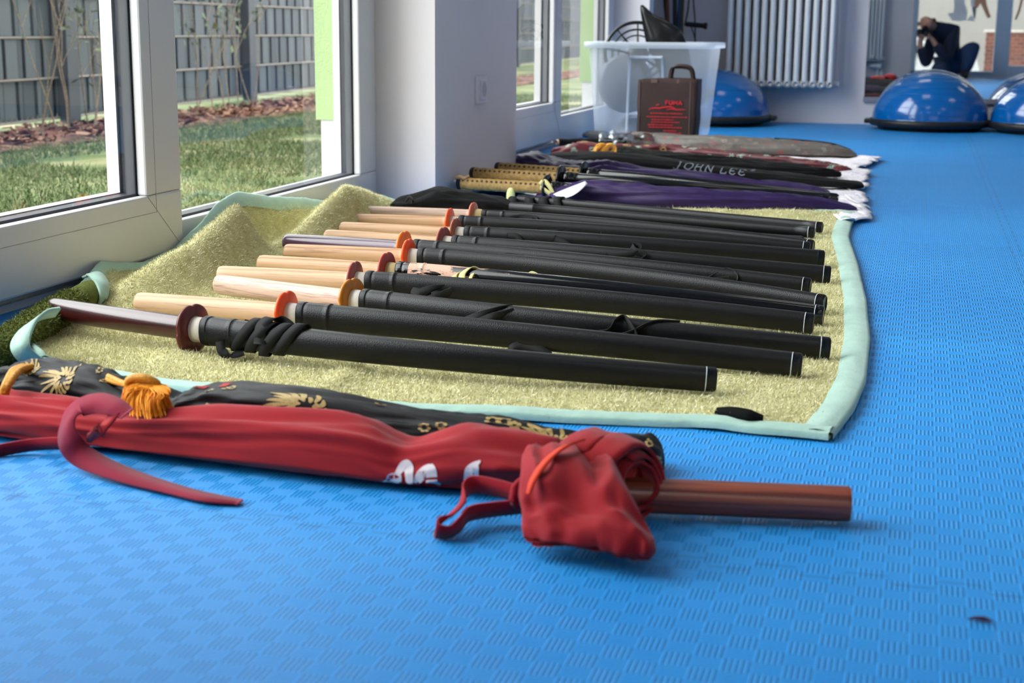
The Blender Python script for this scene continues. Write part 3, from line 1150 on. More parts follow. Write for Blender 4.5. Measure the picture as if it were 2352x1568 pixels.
# two sheathed swords whose handles are inside a black cloth cover
def sheathed(ps, pt, label, sa, zs=.034, zt=.02, straps=0):
    p1, p2 = G(ps[0], ps[1], zs), G(pt[0], pt[1], zt)
    root = empty('sheathed_sword', (p1[0], p1[1], 0), label, 'training sword', 'sheathed swords along the back of the blanket')
    d2 = np.linalg.norm(p2 - p1)
    f = lambda s: p1 + (p2 - p1) * s / d2
    st = np.r_[0, .001, .055, .0562, .060, .0612, np.linspace(.1, d2 - .0125, 20)]
    kk = np.r_[.9, 1, 1, 1.06, 1.06, 1, np.ones(20)]
    fr = st / d2
    a = (sa[0] * (1 - fr) + sa[1] * fr) * kk
    MB().sweep([f(v) for v in st], a, a * .75, n=22, ex=2.4).build('sheath', saya_m, root)
    e = np.array([d2 - .0125, d2 - .003, d2 - .001, d2])
    MB().sweep([f(v) for v in e], sa[1] * np.array([1, 1, .93, .8]), sa[1] * .75 * np.array([1, 1, .93, .8]), n=22, ex=2.4).build('end_cap', saya_m, root)
    e = np.array([d2 - .0132, d2 - .0121])
    MB().sweep([f(v) for v in e], sa[1] * 1.012, sa[1] * .77, n=22, ex=2.4).build('end_line', line_m, root)
    sw = dict(root=root, f=f, d2=d2, p1=p1, p2=p2, sa=sa)
    return sw


A_ = sheathed((1190, 459), (1889, 522), 'thin black sheath at the back edge of the blanket, with cloth straps', (.0125, .0118))
B_ = sheathed((1172, 477), (1871, 534), 'thin black sheath just in front of the rearmost one', (.0135, .0118))
for x in (1180, 1218, 1250, 1282):
    strap(A_, [(x, 474, .014), (x - 3, 458, .011), (x + 4, 452, 0), (x + 12, 455, -.008)], .019 if x < 1270 else .014)

# ------------------------------------------------------------------ cloth bags
def px_path(st, base, b):
    """stations (px, top row, bottom row) -> centre line, half widths, heights"""
    P, Hh = [], []
    for i, (x, yt, yb) in enumerate(st):
        bb_ = b if np.isscalar(b) else b[i]
        g = G(x, yb, base)
        c = np.array([g[0], g[1] + bb_, base])
        d = ray(x, yt)
        top = C0 + d * (c[1] / d[1])
        c[0] = (g[0] + top[0]) / 2
        P.append(c)
        Hh.append(max(.006, top[2] - base))
    return np.array(P), np.array(Hh)


class Bag:
    def __init__(self, P, Hh, b, amp=.006, seed=0, twist=2.0, fl=9.0, ft=2.2, flat=.25, n_s=140, n_t=44, ends=True, ex=2.2):
        m = len(P)
        t = np.linspace(0, 1, n_s)
        s0 = np.linspace(0, 1, m)
        sub = catmull(np.c_[P, Hh, np.broadcast_to(b, (m,))], 10)
        ts = np.linspace(0, 1, len(sub))
        Q = np.array([np.interp(t, ts, sub[:, i]) for i in range(5)]).T
        self.P, self.h, self.b = Q[:, :3], np.maximum(Q[:, 3], .004), Q[:, 4]
        self.L = np.sum(np.linalg.norm(np.diff(self.P, axis=0), axis=1))
        if ends:
            k_ = np.ones(n_s)
            for i in range(n_s):
                e = min(t[i], 1 - t[i]) * self.L / .03
                k_[i] = min(1, math.sqrt(max(0, 1 - (1 - min(1, e)) ** 2)) + .03)
            self.h = self.h * (.35 + .65 * k_)
            self.b = self.b * k_
        T = np.gradient(self.P, axis=0)
        T[:, 2] = 0
        T /= np.linalg.norm(T, axis=1)[:, None]
        self.Sd = np.cross(T, (0, 0, 1))           # towards the viewer for bags running to the right
        self.t = t
        self.amp, self.seed, self.tw, self.fl, self.ft, self.flat, self.ex = amp, seed, twist, fl, ft, flat, ex
        self.n_t = n_t

    def pt(self, u, th, off=0.0):
        """u 0..1 along, th: 0 = far side, 90 deg = top, 180 deg = near side"""
        x = u * (len(self.t) - 1)
        i = int(min(max(x, 0), len(self.t) - 2))
        fr = x - i
        L = lambda a: a[i] * (1 - fr) + a[i + 1] * fr
        p, h, b, sd = L(self.P), L(self.h), L(self.b), L(self.Sd)
        e = 2 / self.ex
        c, s = math.cos(th), math.sin(th)
        cc = math.copysign(abs(c) ** e, c)
        ss = math.copysign(abs(s) ** e, s)
        k_ = 0
        if self.amp:
            ln = u * self.L
            a = N3(ln * self.fl + self.tw * th * .35, th * self.ft + ln * self.tw, self.seed * 3.1)
            b2 = N3(ln * self.fl * 2.6 - th * .7, th * self.ft * 1.7 - ln * self.tw * 2, self.seed * 3.1 + 9)
            c2 = N3(ln * self.fl * .5 + th * 1.1, th * .8 - ln * self.tw * 1.5, self.seed * 1.7 + 4)
            k_ = self.amp * ((1 - abs(a) * 2.6) * .9 + b2 * .5 + (1 - abs(c2) * 3.0) * .55)
            k_ *= min(1.0, h / .03)
        r1 = b * 1.0 + k_ + off
        zz = h / 2 * (1 + ss) + (k_ + off) * ss
        if s < 0:
            zz = h / 2 * (1 + ss * 1.0)
            zz = max(zz, 0) * (1 - self.flat) + 0.0
        return p - sd * cc * r1 * -1 * -1 + np.array([0, 0, max(zz, 0.0005)])

    def mesh(self, mb, mat=0):
        n = len(self.t)
        V = [[self.pt(i / (n - 1), j / self.n_t * 2 * math.pi) for j in range(self.n_t)] for i in range(n)]
        mb.grid(V, cv=True, mat=mat, caps=True)
        return mb

    def decal(self, mb, poly, w, u0, th0, scale, mat=1, off=.0009, sub=6, taper=True, rot=0.0):
        """stroke drawn on the cloth: poly in cm-like units (x along, y up the near face), w its width"""
        P = np.asarray(poly, float) * scale
        c, s = math.cos(rot), math.sin(rot)
        P = np.c_[P[:, 0] * c - P[:, 1] * s, P[:, 0] * s + P[:, 1] * c]
        Q = catmull(P, sub) if len(P) > 2 else np.array([P[0] * (1 - q) + P[1] * q for q in np.linspace(0, 1, 5)])
        T = np.gradient(Q, axis=0)
        T /= np.linalg.norm(T, axis=1)[:, None] + 1e-9
        Nn_ = np.c_[-T[:, 1], T[:, 0]]
        m = len(Q)
        wd = np.full(m, w * scale / 2)
        if taper:
            wd = wd * np.sin(np.linspace(.18, math.pi - .12, m)) ** .7
        rows = []
        for q, nn_, ww in zip(Q, Nn_, wd):
            row = []
            for sgn in (-1, 0, 1):
                a = q + nn_ * ww * sgn
                u = u0 + a[0] / self.L
                i = int(min(max(u, 0), 1) * (len(self.t) - 1))
                rad = max(.012, .5 * (self.b[i] + self.h[i] / 2))
                th = th0 - a[1] / rad
                row.append(self.pt(min(max(u, .001), .999), th, off))
            rows.append(row)
        mb.grid(rows, mat=mat)


def cloth(name, rgb, rough=.85, spec=.15, var=.1, sheen=.15, weave=1200, bstr=.3):
    return M(name, lin(*rgb), rough, spec, var=var, vscale=14, bscale=weave, bstr=bstr, sheen=sheen)


red_c = cloth('red_cotton', (150, 26, 34))
white_p = M('white_print', lin(216, 204, 206), .8, .2, var=.03)
black_c = cloth('black_cotton', (15, 15, 16), sheen=.05)
black_s = cloth('black_satin', (8, 8, 12), .42, .25, .25, .0)
gold_p = M('gold_thread', lin(176, 150, 92), .5, .5, var=.2, vscale=400)
redp = M('red_thread', lin(178, 40, 48), .6, .3, var=.2, vscale=400)
purple_c = cloth('purple_satin', (46, 28, 76), .48, .3, .15, .0)
straps_red = cloth('crimson_webbing', (140, 34, 56))

# red sword bag --------------------------------------------------------------
st = [(-70, 905, 1000), (0, 912, 1008), (150, 925, 1030), (300, 950, 1045), (500, 955, 1074), (700, 965, 1100), (830, 990, 1114), (930, 1034, 1122), (1050, 1005, 1134), (1150, 1002, 1142), (1240, 1020, 1150), (1290, 1040, 1152)]
P_, H_ = px_path(st, .001, .034)
rbag = Bag(P_, H_, .034, amp=.0085, seed=4, twist=3.2, fl=4.0, ft=1.3, n_t=64)
rroot = empty('sword_bag', (P_[4][0], P_[4][1], 0), 'red cotton sword bag in the foreground with a wooden stick poking out', 'sword bag', 'sword bags lying on the floor')
m = MB()
rbag.mesh(m)
# white brush-written characters, partly rolled under
def ufind(bag, px):
    best = min(range(len(bag.t)), key=lambda i: abs(proj_x(bag.P[i]) - px))
    return bag.t[best]


ub = ufind(rbag, 1000)
ch = [([(-4.0, -.7), (-2.8, -.25), (-1.6, 0)], .9), ([(-2.7, -1.5), (-2.0, .5), (-1.4, .9), (-.9, .3), (-.4, -1.3)], .95), ([(-.6, -1.0), (.3, .2), (.9, .75)], .75), ([(.9, .75), (1.25, -.2), (1.6, -1.4)], .95)]
for p, w in ch:
    rbag.decal(m, p, w, ub, math.radians(180), .0120, 1)
ub2 = ufind(rbag, 1108)
for p, w in (([(-1.1, -1.0), (-.6, .1), (.9, .9)], .8), ([(-.9, -1.0), (.1, -.3), (.7, .5)], .9), ([(.3, .2), (.7, -.4), (1.0, -1.2)], .6)):
    rbag.decal(m, p, w, ub2, math.radians(180), .0105, 1)
ub3 = ufind(rbag, 275)
rbag.decal(m, [(-1.6, .6), (-.4, .2), (1.2, -.6)], 1.5, ub3, math.radians(214), .0062, 1)
m.build('cloth', [red_c, white_p], rroot)
# stick
m = MB()
e0, e1 = G(1180, 1136, .020), G(1952, 1157, .0185)
e0 = G(1300, 1130, .020)
tt = np.r_[np.linspace(0, .985, 12), .995, 1.0]
m.sweep([e0 + (e1 - e0) * q for q in tt], .0160 * np.r_[np.ones(12), .99, .95], n=20)
so = m.build('stick', wood('red_brown_wood', lin(150, 72, 48), lin(112, 48, 34), .4, .2), rroot)
align(so, e1 - e0)
so['label'] = 'bare red brown wooden stick end'


# folded-over hood of the red bag: a gathered sack hanging towards the viewer
def hood():
    nS, nT = 60, 56
    rows = []
    path = np.array([G(1302, 1046, .052), G(1308, 1082, .050), G(1326, 1140, .042), G(1344, 1196, .029), G(1354, 1232, .020), G(1356, 1252, .013)])
    path = catmull(path, 12)
    ns = len(path)
    for i in range(ns):
        t = i / (ns - 1)
        w = np.interp(t, [0, .05, .2, .5, .8, .95, 1], [.018, .034, .046, .056, .0605, .058, .046])
        h = np.interp(t, [0, .08, .3, .6, .9, 1], [.006, .014, .022, .022, .017, .009])
        T = path[min(i + 1, ns - 1)] - path[max(i - 1, 0)]
        T /= np.linalg.norm(T)
        sd = np.array([.985, -.17, 0])
        nrm = np.cross(sd, T)
        if nrm[2] < 0:
            nrm = -nrm
        row = []
        for j in range(nT):
            th = j / nT * 2 * math.pi
            c, s = math.cos(th), math.sin(th)
            cc = math.copysign(abs(c) ** .75, c)
            ss = math.copysign(abs(s) ** .9, s)
            fold = .0075 * (1 - 2.8 * abs(N3(t * 2.2 + cc * 1.3, cc * 2.0 - t * 2.0, 5.5))) + .0035 * (1 - 3 * abs(N3(t * 4.5 - cc * 2, cc * 3.2 + t, 2.2)))
            if s < 0:
                fold *= .3
            p = path[i] + sd * cc * w * (1 + .05 * N3(t * 5, th, 1)) + nrm * (ss * h + fold)
            # bottom right corner droops forward
            if c > .3 and t > .7:
                p = p + np.array([-.006, -.012, -.004]) * (c - .3) * (t - .7) / .3
            if c < -.2 and t > .6:
                p = p + np.array([.004, -.016, -.003]) * (-c - .2) * (t - .6) / .4
            p[2] = max(p[2], .0015)
            row.append(p)
        rows.append(row)
    m_ = MB()
    m_.grid(rows, cv=True, caps=True)
    return m_.build('hood', red_c, rroot)


hood()
# rolled collar spiralling round the stick, with a dark fold opening
def collar(cpx, cz, r, w, seed, name, turns=1.0, ph=0.0, tilt=.5, grow=0.0, mat=None):
    c = G(cpx[0], cpx[1], cz)
    axd = np.array([.80, -.56, .25 * tilt])
    axd /= np.linalg.norm(axd)
    s_ = np.cross(axd, (0, 0, 1))
    s_ /= np.linalg.norm(s_)
    u_ = np.cross(s_, axd)
    rows = []
    nn = 60
    for i in range(nn + 1):
        th = ph + turns * 2 * math.pi * i / nn
        rr_ = r * (1 + grow * i / nn) * (1 + .05 * N3(i * .12, seed, 0))
        cen = c + (s_ * math.cos(th) + u_ * math.sin(th) * .92) * rr_ + axd * .010 * N3(i * .08, 2, seed)
        row = []
        for j in range(11):
            a = j / 10 - .5
            rad = (s_ * math.cos(th) + u_ * math.sin(th))
            puff = .007 * math.cos(a * math.pi) + .002 * N3(i * .2, j * .5, seed)
            p = cen + axd * a * w + rad * puff
            p[2] = max(p[2], .001)
            row.append(p)
        rows.append(row)
    m_ = MB()
    m_.grid(rows)
    o = m_.build(name, mat or red_c, rroot)
    md_ = o.modifiers.new('thick', 'SOLIDIFY')
    md_.thickness = .003
    return o


collar((1404, 1096), .036, .0335, .062, 3, 'collar_fold', 1.06, .4, .4)
collar((1420, 1100), .036, .026, .055, 8, 'collar_fold', 1.5, 1.2, .2, -.35)
collar((1362, 1078), .040, .030, .050, 12, 'collar_fold', .75, .7, .9)
om = M('orange_red_binding', lin(214, 66, 40), .7, .2)
m = MB()
m.ribbon([G(1214, 1134, .050), G(1226, 1100, .060), G(1254, 1060, .070), G(1296, 1026, .078), G(1340, 1010, .078)], [.004, .008, .010, .010, .005], (.8, -.3, .4), .002)
m.build('drawstring_hem', om, rroot)
# ties
m = MB()
m.ribbon([G(1214, 1142, .028), G(1150, 1122, .030), G(1090, 1112, .030), G(1066, 1128, .026), G(1056, 1160, .020), G(1030, 1188, .014), G(1006, 1204, .012), G(1004, 1218, .010), G(1030, 1222, .008), G(1056, 1204, .012), G(1078, 1180, .016), G(1130, 1170, .016), G(1206, 1162, .018)], .017, [(0, -.2, 1)] * 4 + [(.6, -.5, .5)] * 2 + [(.3, -.4, .8)] * 3 + [(.1, -.4, .9)] * 4, .0018)
m.build('tie_loop', straps_red if False else cloth('red_tape', (158, 24, 40)), rroot)
m = MB()
c = G(1206, 1146, .026)
for q in range(3):
    rr_ = np.array([.0, .002 * q, .003 * q])
    m.sweep([c + rr_ + np.array([.010 * math.cos(a), -.006 * math.cos(a * 2), .010 * math.sin(a)]) for a in np.linspace(0, 2 * math.pi, 24, endpoint=False)], .0034, n=8, closed=True)
m.build('knot', MATS['red_tape'], rroot)
m = MB()
sp_ = [G(292, 950, .058), G(262, 934, .062), G(222, 926, .062), G(180, 938, .056), G(156, 968, .046), G(158, 1010, .030), G(196, 1052, .014), G(290, 1092, .007), G(400, 1124, .004), G(480, 1143, .004), G(552, 1153, .003)]
sn_ = np.array([(.1, -.5, .85), (.0, -.6, .8), (-.1, -.7, .7), (-.35, -.75, .55), (-.5, -.75, .45), (-.3, -.75, .6), (-.1, -.5, .85), (0, -.2, 1), (0, 0, 1), (0, 0, 1), (0, 0, 1)])
st_ = np.gradient(np.array(sp_), axis=0)
m.ribbon(sp_, [.016, .022, .024, .025, .025, .025, .025, .024, .023, .022, .013], np.cross(st_, sn_), .0016)
m.build('strap', straps_red, rroot)
m = MB()
m.ribbon([G(-60, 1045, .006), G(0, 1034, .007), G(70, 1022, .010), G(130, 1018, .014), G(165, 1022, .014)], .014, (0, -.3, 1), .0016)
m.build('strap', MATS['red_tape'], rroot)
m = MB()
m.ribbon([G(262, 952, .0555), G(235, 985, .045), G(212, 1000, .035), G(204, 1014, .026)], [.018, .016, .010, .005], (.8, -.2, .3), .002)
m.build('strap_fold', red_c, rroot)

# a bit of fluff on the mat
c = G(2252, 1424, .0015)
m = MB()
m.sweep([c + np.array([-.010, -.001, 0]), c + np.array([-.004, .001, .001]), c + np.array([.003, 0, .0015]), c + np.array([.009, .001, 0])], [.0003, .0012, .0016, .0004], [.0004, .002, .003, .0005], n=8)
tag(m.build('fluff', M('dark_fluff', lin(70, 40, 60), .9, .1), loc=c), 'tiny dark fleck of fluff on the blue mat at lower right', 'fluff')

# black and gold brocade bag ---------------------------------------------------
st = [(-60, 858, 950), (0, 850, 952), (60, 838, 956), (150, 842, 966), (225, 858, 976), (285, 886, 984), (345, 900, 990), (400, 916, 996), (440, 900, 1002), (490, 888, 1008), (570, 890, 1018), (700, 903, 1034), (850, 930, 1050), (1000, 952, 1064), (1150, 976, 1078), (1300, 1000, 1088), (1440, 1012, 1094), (1522, 1012, 1096)]
P_, H_ = px_path(st, .001, .026)
bbag = Bag(P_, H_, .026, amp=.0055, seed=9, twist=3.5, fl=10, ft=1.5, n_s=200, n_t=56)
broot = empty('sword_bag', (P_[8][0], P_[8][1], 0), 'black brocade sword bag with gold flowers and orange tassel', 'sword bag', 'sword bags lying on the floor')
m = MB()
bbag.mesh(m)


def mum(px, th, sc, rot=0.0, fan=(100, 260), big=True, flip=1):
    u = ufind(bbag, px)
    t_ = math.radians(th)
    rs = random.Random(int(px))
    for a in np.linspace(fan[0], fan[1], 11 if big else 7):
        a = math.radians(a)
        L = rs.uniform(2.6, 4.6) * (1.15 if big else .8)
        bend = rs.uniform(.25, .5) * flip
        pts = [(math.cos(a + bend * q) * L * q, math.sin(a + bend * q) * L * q * .8) for q in (.25, .5, .75, 1.0)]
        bbag.decal(m, pts, .45, u, t_, sc, 1, rot=rot)
    for ring_ in (1.0, 1.7):
        for q in range(int(7 * ring_)):
            a = q / (7 * ring_) * 2 * math.pi + ring_
            pts = [(math.cos(a) * ring_ * .6, math.sin(a) * ring_ * .6), (math.cos(a + .2) * ring_, math.sin(a + .2) * ring_), (math.cos(a + .5) * ring_ * 1.15, math.sin(a + .5) * ring_ * 1.15)]
            bbag.decal(m, pts, .5, u, t_, sc, 1, rot=rot)


def blossom(px, th, sc, mat=1):
    u = ufind(bbag, px)
    t_ = math.radians(th)
    for q in range(7):
        a = q / 7 * 2 * math.pi
        x, y = math.cos(a) * .55, math.sin(a) * .55
        bbag.decal(m, [(x - .2, y), (x, y + .12), (x + .2, y)], .32, u, t_, sc, mat, taper=False)


mum(725, 140, .0072)
mum(185, 145, .0066, fan=(60, 230))
mum(1275, 128, .0060, fan=(110, 220))
mum(100, 120, .0048, fan=(40, 200), big=False)
mum(868, 170, .0040, fan=(0, 90), big=False)
for px, th, sc in ((505, 120, .007), (530, 108, .006), (548, 104, .006), (510, 165, .0075), (1000, 150, .006), (1030, 140, .006), (1140, 100, .007), (1165, 96, .007), (1190, 104, .007), (240, 100, .006), (262, 120, .006), (60, 150, .006), (1488, 120, .008), (880, 100, .005), (1500, 185, .010), (1508, 178, .010)):
    blossom(px, th, sc)
for px in (468, 480, 520):
    u = ufind(bbag, px)
    for q in (-1, 0, 1):
        bbag.decal(m, [(q * .8 - .8, -.6), (q * .8, 0), (q * .8 + .6, .7)], .5, u, math.radians(98 if px < 500 else 88), .005, 2)
m.build('cloth', [black_s, gold_p, redp], broot)
# tassel and cord
tas_m = blade_mat('orange_tassel', [(0, lin(196, 104, 10)), (.5, lin(232, 142, 22)), (1, lin(250, 176, 60))], .55)
m = MB()
for q in range(620):
    t = random.random()
    k_ = random.gauss(0, 1)
    z0 = .066 + random.uniform(-.004, .006)
    sx0 = 318 + 26 * t + random.gauss(0, 5)
    a = G(sx0, 874 + 12 * t + random.gauss(0, 3), .063)
    side = random.random()
    ex_ = 282 + 112 * side + random.gauss(0, 4)
    ey_ = 936 + 14 * math.sin(side * 3.1) + random.gauss(0, 5)
    mid = G(300 + 84 * side + random.gauss(0, 4), 885 + 16 * abs(side - .3) + random.gauss(0, 4), .061)
    e = G(ex_, ey_, .040)
    m.ribbon([a, mid, (mid + e) / 2 + np.array([0, -.006, .004]), e], .0009, (.7, .2, .3), .0007, sub=4)
m.build('tassel', tas_m, broot)
yc = M('gold_cord', lin(206, 142, 40), .5, .4, var=.3, vscale=300, bscale=700, bstr=.6)
m = MB()
for dx in (0, 12, 24):
    m.sweep(catmull([G(62 + dx, 840, .052), G(32 + dx * .6, 850, .056), G(14 + dx * .3, 880, .050), G(2 + dx * .3, 914, .034)], 8), .0042, n=8)
m.sweep(catmull([G(196, 842, .052), G(222, 852, .052), G(252, 866, .052), G(284, 880, .054), G(306, 880, .06)], 8), .0035, n=8)
m.sweep(catmull([G(196, 848, .050), G(230, 862, .050), G(260, 876, .050), G(300, 886, .056)], 8), .003, n=8)
c = G(330, 884, .060)
m.sweep([c + np.array([.018 * math.cos(a), -.006 * math.sin(a), .010 * math.sin(a)]) for a in np.linspace(0, 2 * math.pi, 20, endpoint=False)], .0042, n=8, closed=True)
m.build('cord', yc, broot)


# ------------------------------------------------------------------ white lace sheet under the rear weapons
def sheet_h(x, y):
    h = .006 + .008 * max(0, N3(x * 7, y * 7, 1.5)) + .004 * N3(x * 20, y * 20, 3)
    h += .040 * math.exp(-((x + 1.14) / .20) ** 2) * math.exp(-((y - 3.66) / .12) ** 2)
    e = math.exp(-((x + .16) / .07) ** 2)
    h += e * (.014 * max(0, N3(x * 12, y * 14, 8)) + .006)
    return max(.003, h)


SH = []
for i in range(80):
    u = i / 79
    row = []
    for j in range(130):
        v = j / 129
        y = 3.33 + 1.92 * v
        xl = -1.145
        xr = float(np.interp(y, [3.33, 3.45, 3.6, 3.75, 3.95, 4.15, 4.5, 4.8, 5.25], [-.14, -.10, -.10, -.115, -.12, -.14, -.13, -.16, -.11])) + .022 * N3(y * 7, 4, 2) + .006 * math.sin(y * 55)
        x = xl * (1 - u) + xr * u
        lead = .30 - .24 * min(1, max(0, (u - .93) / .05))
        yy = y + lead * (1 - v) + .01 * N3(x * 14, 1, v)
        row.append((x, yy, sheet_h(x, yy)))
    SH.append(row)
k = NT('white_lace')
vo = k.n('ShaderNodeTexVoronoi')
vo.inputs['Scale'].default_value = 55
k.l(k.coord(), vo.inputs['Vector'])
k.l(k.ramp(vo.outputs['Distance'], [(0.05, lin(206, 196, 206)), (.35, lin(238, 232, 238))]), k.b.inputs['Base Color'])
k.b.inputs['Roughness'].default_value = .85
k.bump(vo.outputs['Distance'], .6, .004)
m = MB()
m.grid(SH)
lace = m.build('lace_tablecloth', k.m, loc=(-.6, 4.2, 0))
tag(lace, 'crumpled white lace tablecloth spread under the rear swords and bags', 'tablecloth')
md = lace.modifiers.new('thick', 'SOLIDIFY')
md.thickness = .002
# ------------------------------------------------------------------ rear row: katanas and bags on the lace
def simple_bag(st, base, b, rgb_m, label, amp=.006, seed=1, name='sword_bag', **kw):
    P_, H_ = px_path(st, base, b)
    bag = Bag(P_, H_, b, amp=amp, seed=seed, **kw)
    root = empty(name, (P_[len(P_) // 2][0], P_[len(P_) // 2][1], 0), label, 'sword bag', 'sword bags on the lace tablecloth')
    return bag, root


# black cover over the handles at the back of the blanket
st = [(892, 466, 486), (915, 458, 487), (945, 452, 488), (980, 440, 489), (1015, 436, 490), (1060, 441, 491), (1100, 447, 492), (1140, 456, 493), (1175, 470, 494), (1200, 482, 495)]
bag, root = simple_bag(st, .008, .030, black_c, 'black cotton cover bunched over sword handles at the pier', amp=.006, seed=3, fl=8, twist=4)
m = MB()
bag.mesh(m)
m.build('cloth', black_c, root)
cover_root = root
m = MB()
c = PY(957, 459, 3.40)
m.sweep([c + np.array([-.016, .03, -.004]), c + np.array([-.013, .03, .0]), c + np.array([.0, .03, .002]), c + np.array([.02, .03, .0])], [.004, .010, .012, .012], n=14)
m.build('handle_end', w_tan, root)
m = MB()
m.ribbon([G(932, 462, .05), G(940, 452, .062), G(948, 458, .06), G(946, 468, .05)], .006, (0, -.3, 1), .001)
m.build('tie_loop', cord_m, root)
# flat black cloth between the sheaths
st = [(1070, 489, 502), (1200, 499, 511), (1300, 507, 519), (1400, 514, 526), (1500, 521, 532), (1600, 528, 539), (1700, 534, 545), (1800, 541, 551), (1846, 546, 553)]
bag, root = simple_bag(st, .008, .022, black_c, 'flat black cotton sword bag lying among the rear sheaths', amp=.003, seed=6, fl=7)
m = MB()
bag.mesh(m)
m.build('cloth', black_c, root)

# purple front bag with its pale lining turned out
st = [(1236, 448, 462), (1270, 438, 466), (1310, 428, 470), (1345, 419, 474), (1420, 425, 479), (1500, 430, 483), (1600, 437, 486), (1700, 443, 487), (1800, 449, 487), (1900, 460, 486), (1967, 474, 486)]
bag, root = simple_bag(st, .012, .034, purple_c, 'purple satin sword bag with white lining, right behind the blanket', amp=.006, seed=11, fl=6, twist=5)
m = MB()
bag.mesh(m)
m.build('cloth', purple_c, root)
m = MB()
rows = []
for q in np.linspace(0, 1, 14):
    a = G(1272 + 72 * q, 447 - 29 * q ** .85, .036 + .036 * q)
    b = G(1284 + 66 * q, 456 - 34 * q ** 2.2, .030 + .044 * q)
    rows.append([a * (1 - w) + b * w + np.array([0, -.004 - .006 * math.sin(math.pi * w), .004 * math.sin(math.pi * w)]) for w in np.linspace(0, 1, 6)])
m.grid(rows)
o = m.build('lining', M('white_lining', lin(226, 224, 232), .6, .3, var=.02), root)
md = o.modifiers.new('thick', 'SOLIDIFY')
md.thickness = .0015
# purple rear bag
st = [(1188, 362, 386), (1215, 352, 394), (1260, 364, 400), (1300, 372, 406), (1350, 374, 414), (1400, 372, 420), (1450, 384, 426), (1600, 398, 440), (1750, 416, 446), (1850, 428, 450), (1906, 442, 453)]
bag, root = simple_bag(st, .014, .032, purple_c, 'purple satin sword bag behind the three corded katana handles', amp=.007, seed=17, fl=7, twist=5)
m = MB()
bag.mesh(m)
m.build('cloth', purple_c, root)
# black bag with lettering
st = [(1262, 352, 372), (1330, 350, 380), (1400, 351, 390), (1500, 360, 402), (1600, 375, 412), (1700, 388, 419), (1800, 398, 426), (1900, 409, 432), (1984, 418, 434)]
P_, H_ = px_path(st, .014, .034)
jl = Bag(P_, H_, .034, amp=.003, seed=23, fl=5, twist=1.5)
root = empty('sword_bag', (P_[4][0], P_[4][1], 0), 'black sword bag with grey printed lettering', 'sword bag', 'sword bags on the lace tablecloth')
m = MB()
jl.mesh(m)
m.build('cloth', black_c, root)
LET = {
    'J': [[(.0, .02), (.10, -.14), (.3, -.10), (.44, .15), (.44, 1)], [(.26, .97), (.44, .97)]],
    'O': [[(.40 + .36 * math.cos(a), .5 + .46 * math.sin(a)) for a in np.linspace(0, 2 * math.pi, 17)]],
    'H': [[(.12, 0), (.14, 1)], [(.62, 0), (.6, 1)], [(.12, .52), (.62, .52)], [(0, 0), (.26, 0)], [(.5, 0), (.76, 0)]],
    'N': [[(.12, 0), (.12, 1)], [(.12, 1), (.66, 0)], [(.66, 0), (.66, 1)], [(0, 0), (.25, 0)]],
    'L': [[(.14, 1), (.14, 0)], [(.1, .02), (.6, .04), (.66, .26)], [(0, 1), (.3, 1)]],
    'E': [[(.64, .84), (.4, 1), (.1, .8), (.06, .5), (.12, .16), (.4, 0), (.66, .18)], [(.06, .5), (.48, .54)]],
    'R': [[(.3 + .42 * math.cos(a), .5 + .46 * math.sin(a)) for a in np.linspace(0, 2 * math.pi, 17)], [(.18, .25), (.18, .75)], [(.18, .75), (.42, .7), (.4, .52), (.18, .5)], [(.28, .5), (.45, .25)]],
}
m = MB()
u0, u1 = ufind(jl, 1566), ufind(jl, 1732)
tot = (u1 - u0) * jl.L
seq = 'JOHN LEE'
adv = tot / 7.6
x = 0
for chh in seq:
    if chh == ' ':
        x += adv * .5
        continue
    for sp_ in LET[chh]:
        jl.decal(m, [(a / .8 * adv * .86, b * .025) for a, b in sp_], .0038, u0 + x / jl.L, math.radians(170), 1.0, 0, off=.0012, taper=False)
    x += adv
for sp_ in LET['R']:
    jl.decal(m, [(a * .014, .018 + b * .014) for a, b in sp_], .0014, u0 + (x + .003) / jl.L, math.radians(166), 1.0, 0, off=.0012, taper=False)
m.build('lettering', M('grey_print', lin(128, 136, 148), .6, .3, var=.05), root)
# second black bag
st = [(1400, 346, 364), (1430, 340, 366), (1500, 350, 374), (1600, 358, 384), (1750, 372, 398), (1880, 386, 408), (1926, 394, 408)]
bag, root = simple_bag(st, .012, .028, black_c, 'crumpled plain black cloth bag behind the lettered bag', amp=.007, seed=29, fl=9, twist=4)
m = MB()
bag.mesh(m)
m.build('cloth', black_c, root)


# floral brocade bags
def floral(name, base, stops, scale=34):
    k = NT(name)
    vo = k.n('ShaderNodeTexVoronoi')
    vo.inputs['Scale'].default_value = scale
    co = k.coord()
    wv = k.noise(scale * .8, 2, co, .5, 1.5)
    mp = k.n('ShaderNodeVectorMath', operation='ADD')
    k.l(co, mp.inputs[0])
    cmb = k.n('ShaderNodeCombineXYZ')
    k.l(k.math('MULTIPLY', wv, .03), cmb.inputs[0])
    k.l(cmb.outputs[0], mp.inputs[1])
    k.l(mp.outputs[0], vo.inputs['Vector'])
    spx = k.n('ShaderNodeSeparateColor')
    k.l(vo.outputs['Color'], spx.inputs[0])
    flower = k.ramp(spx.outputs[0], stops)
    petals = k.math('SINE', k.math('MULTIPLY', vo.outputs['Distance'], 42.0))
    msk = k.math('MULTIPLY', k.math('LESS_THAN', vo.outputs['Distance'], .48), k.math('GREATER_THAN', petals, -.35))
    mx = k.n('ShaderNodeMix', data_type='RGBA')
    k.l(msk, mx.inputs['Factor'])
    mx.inputs['A'].default_value = base
    k.l(flower, mx.inputs['B'])
    k.l(mx.outputs['Result'], k.b.inputs['Base Color'])
    k.b.inputs['Roughness'].default_value = .5
    k.bump(msk, .3, .001)
    return k.m


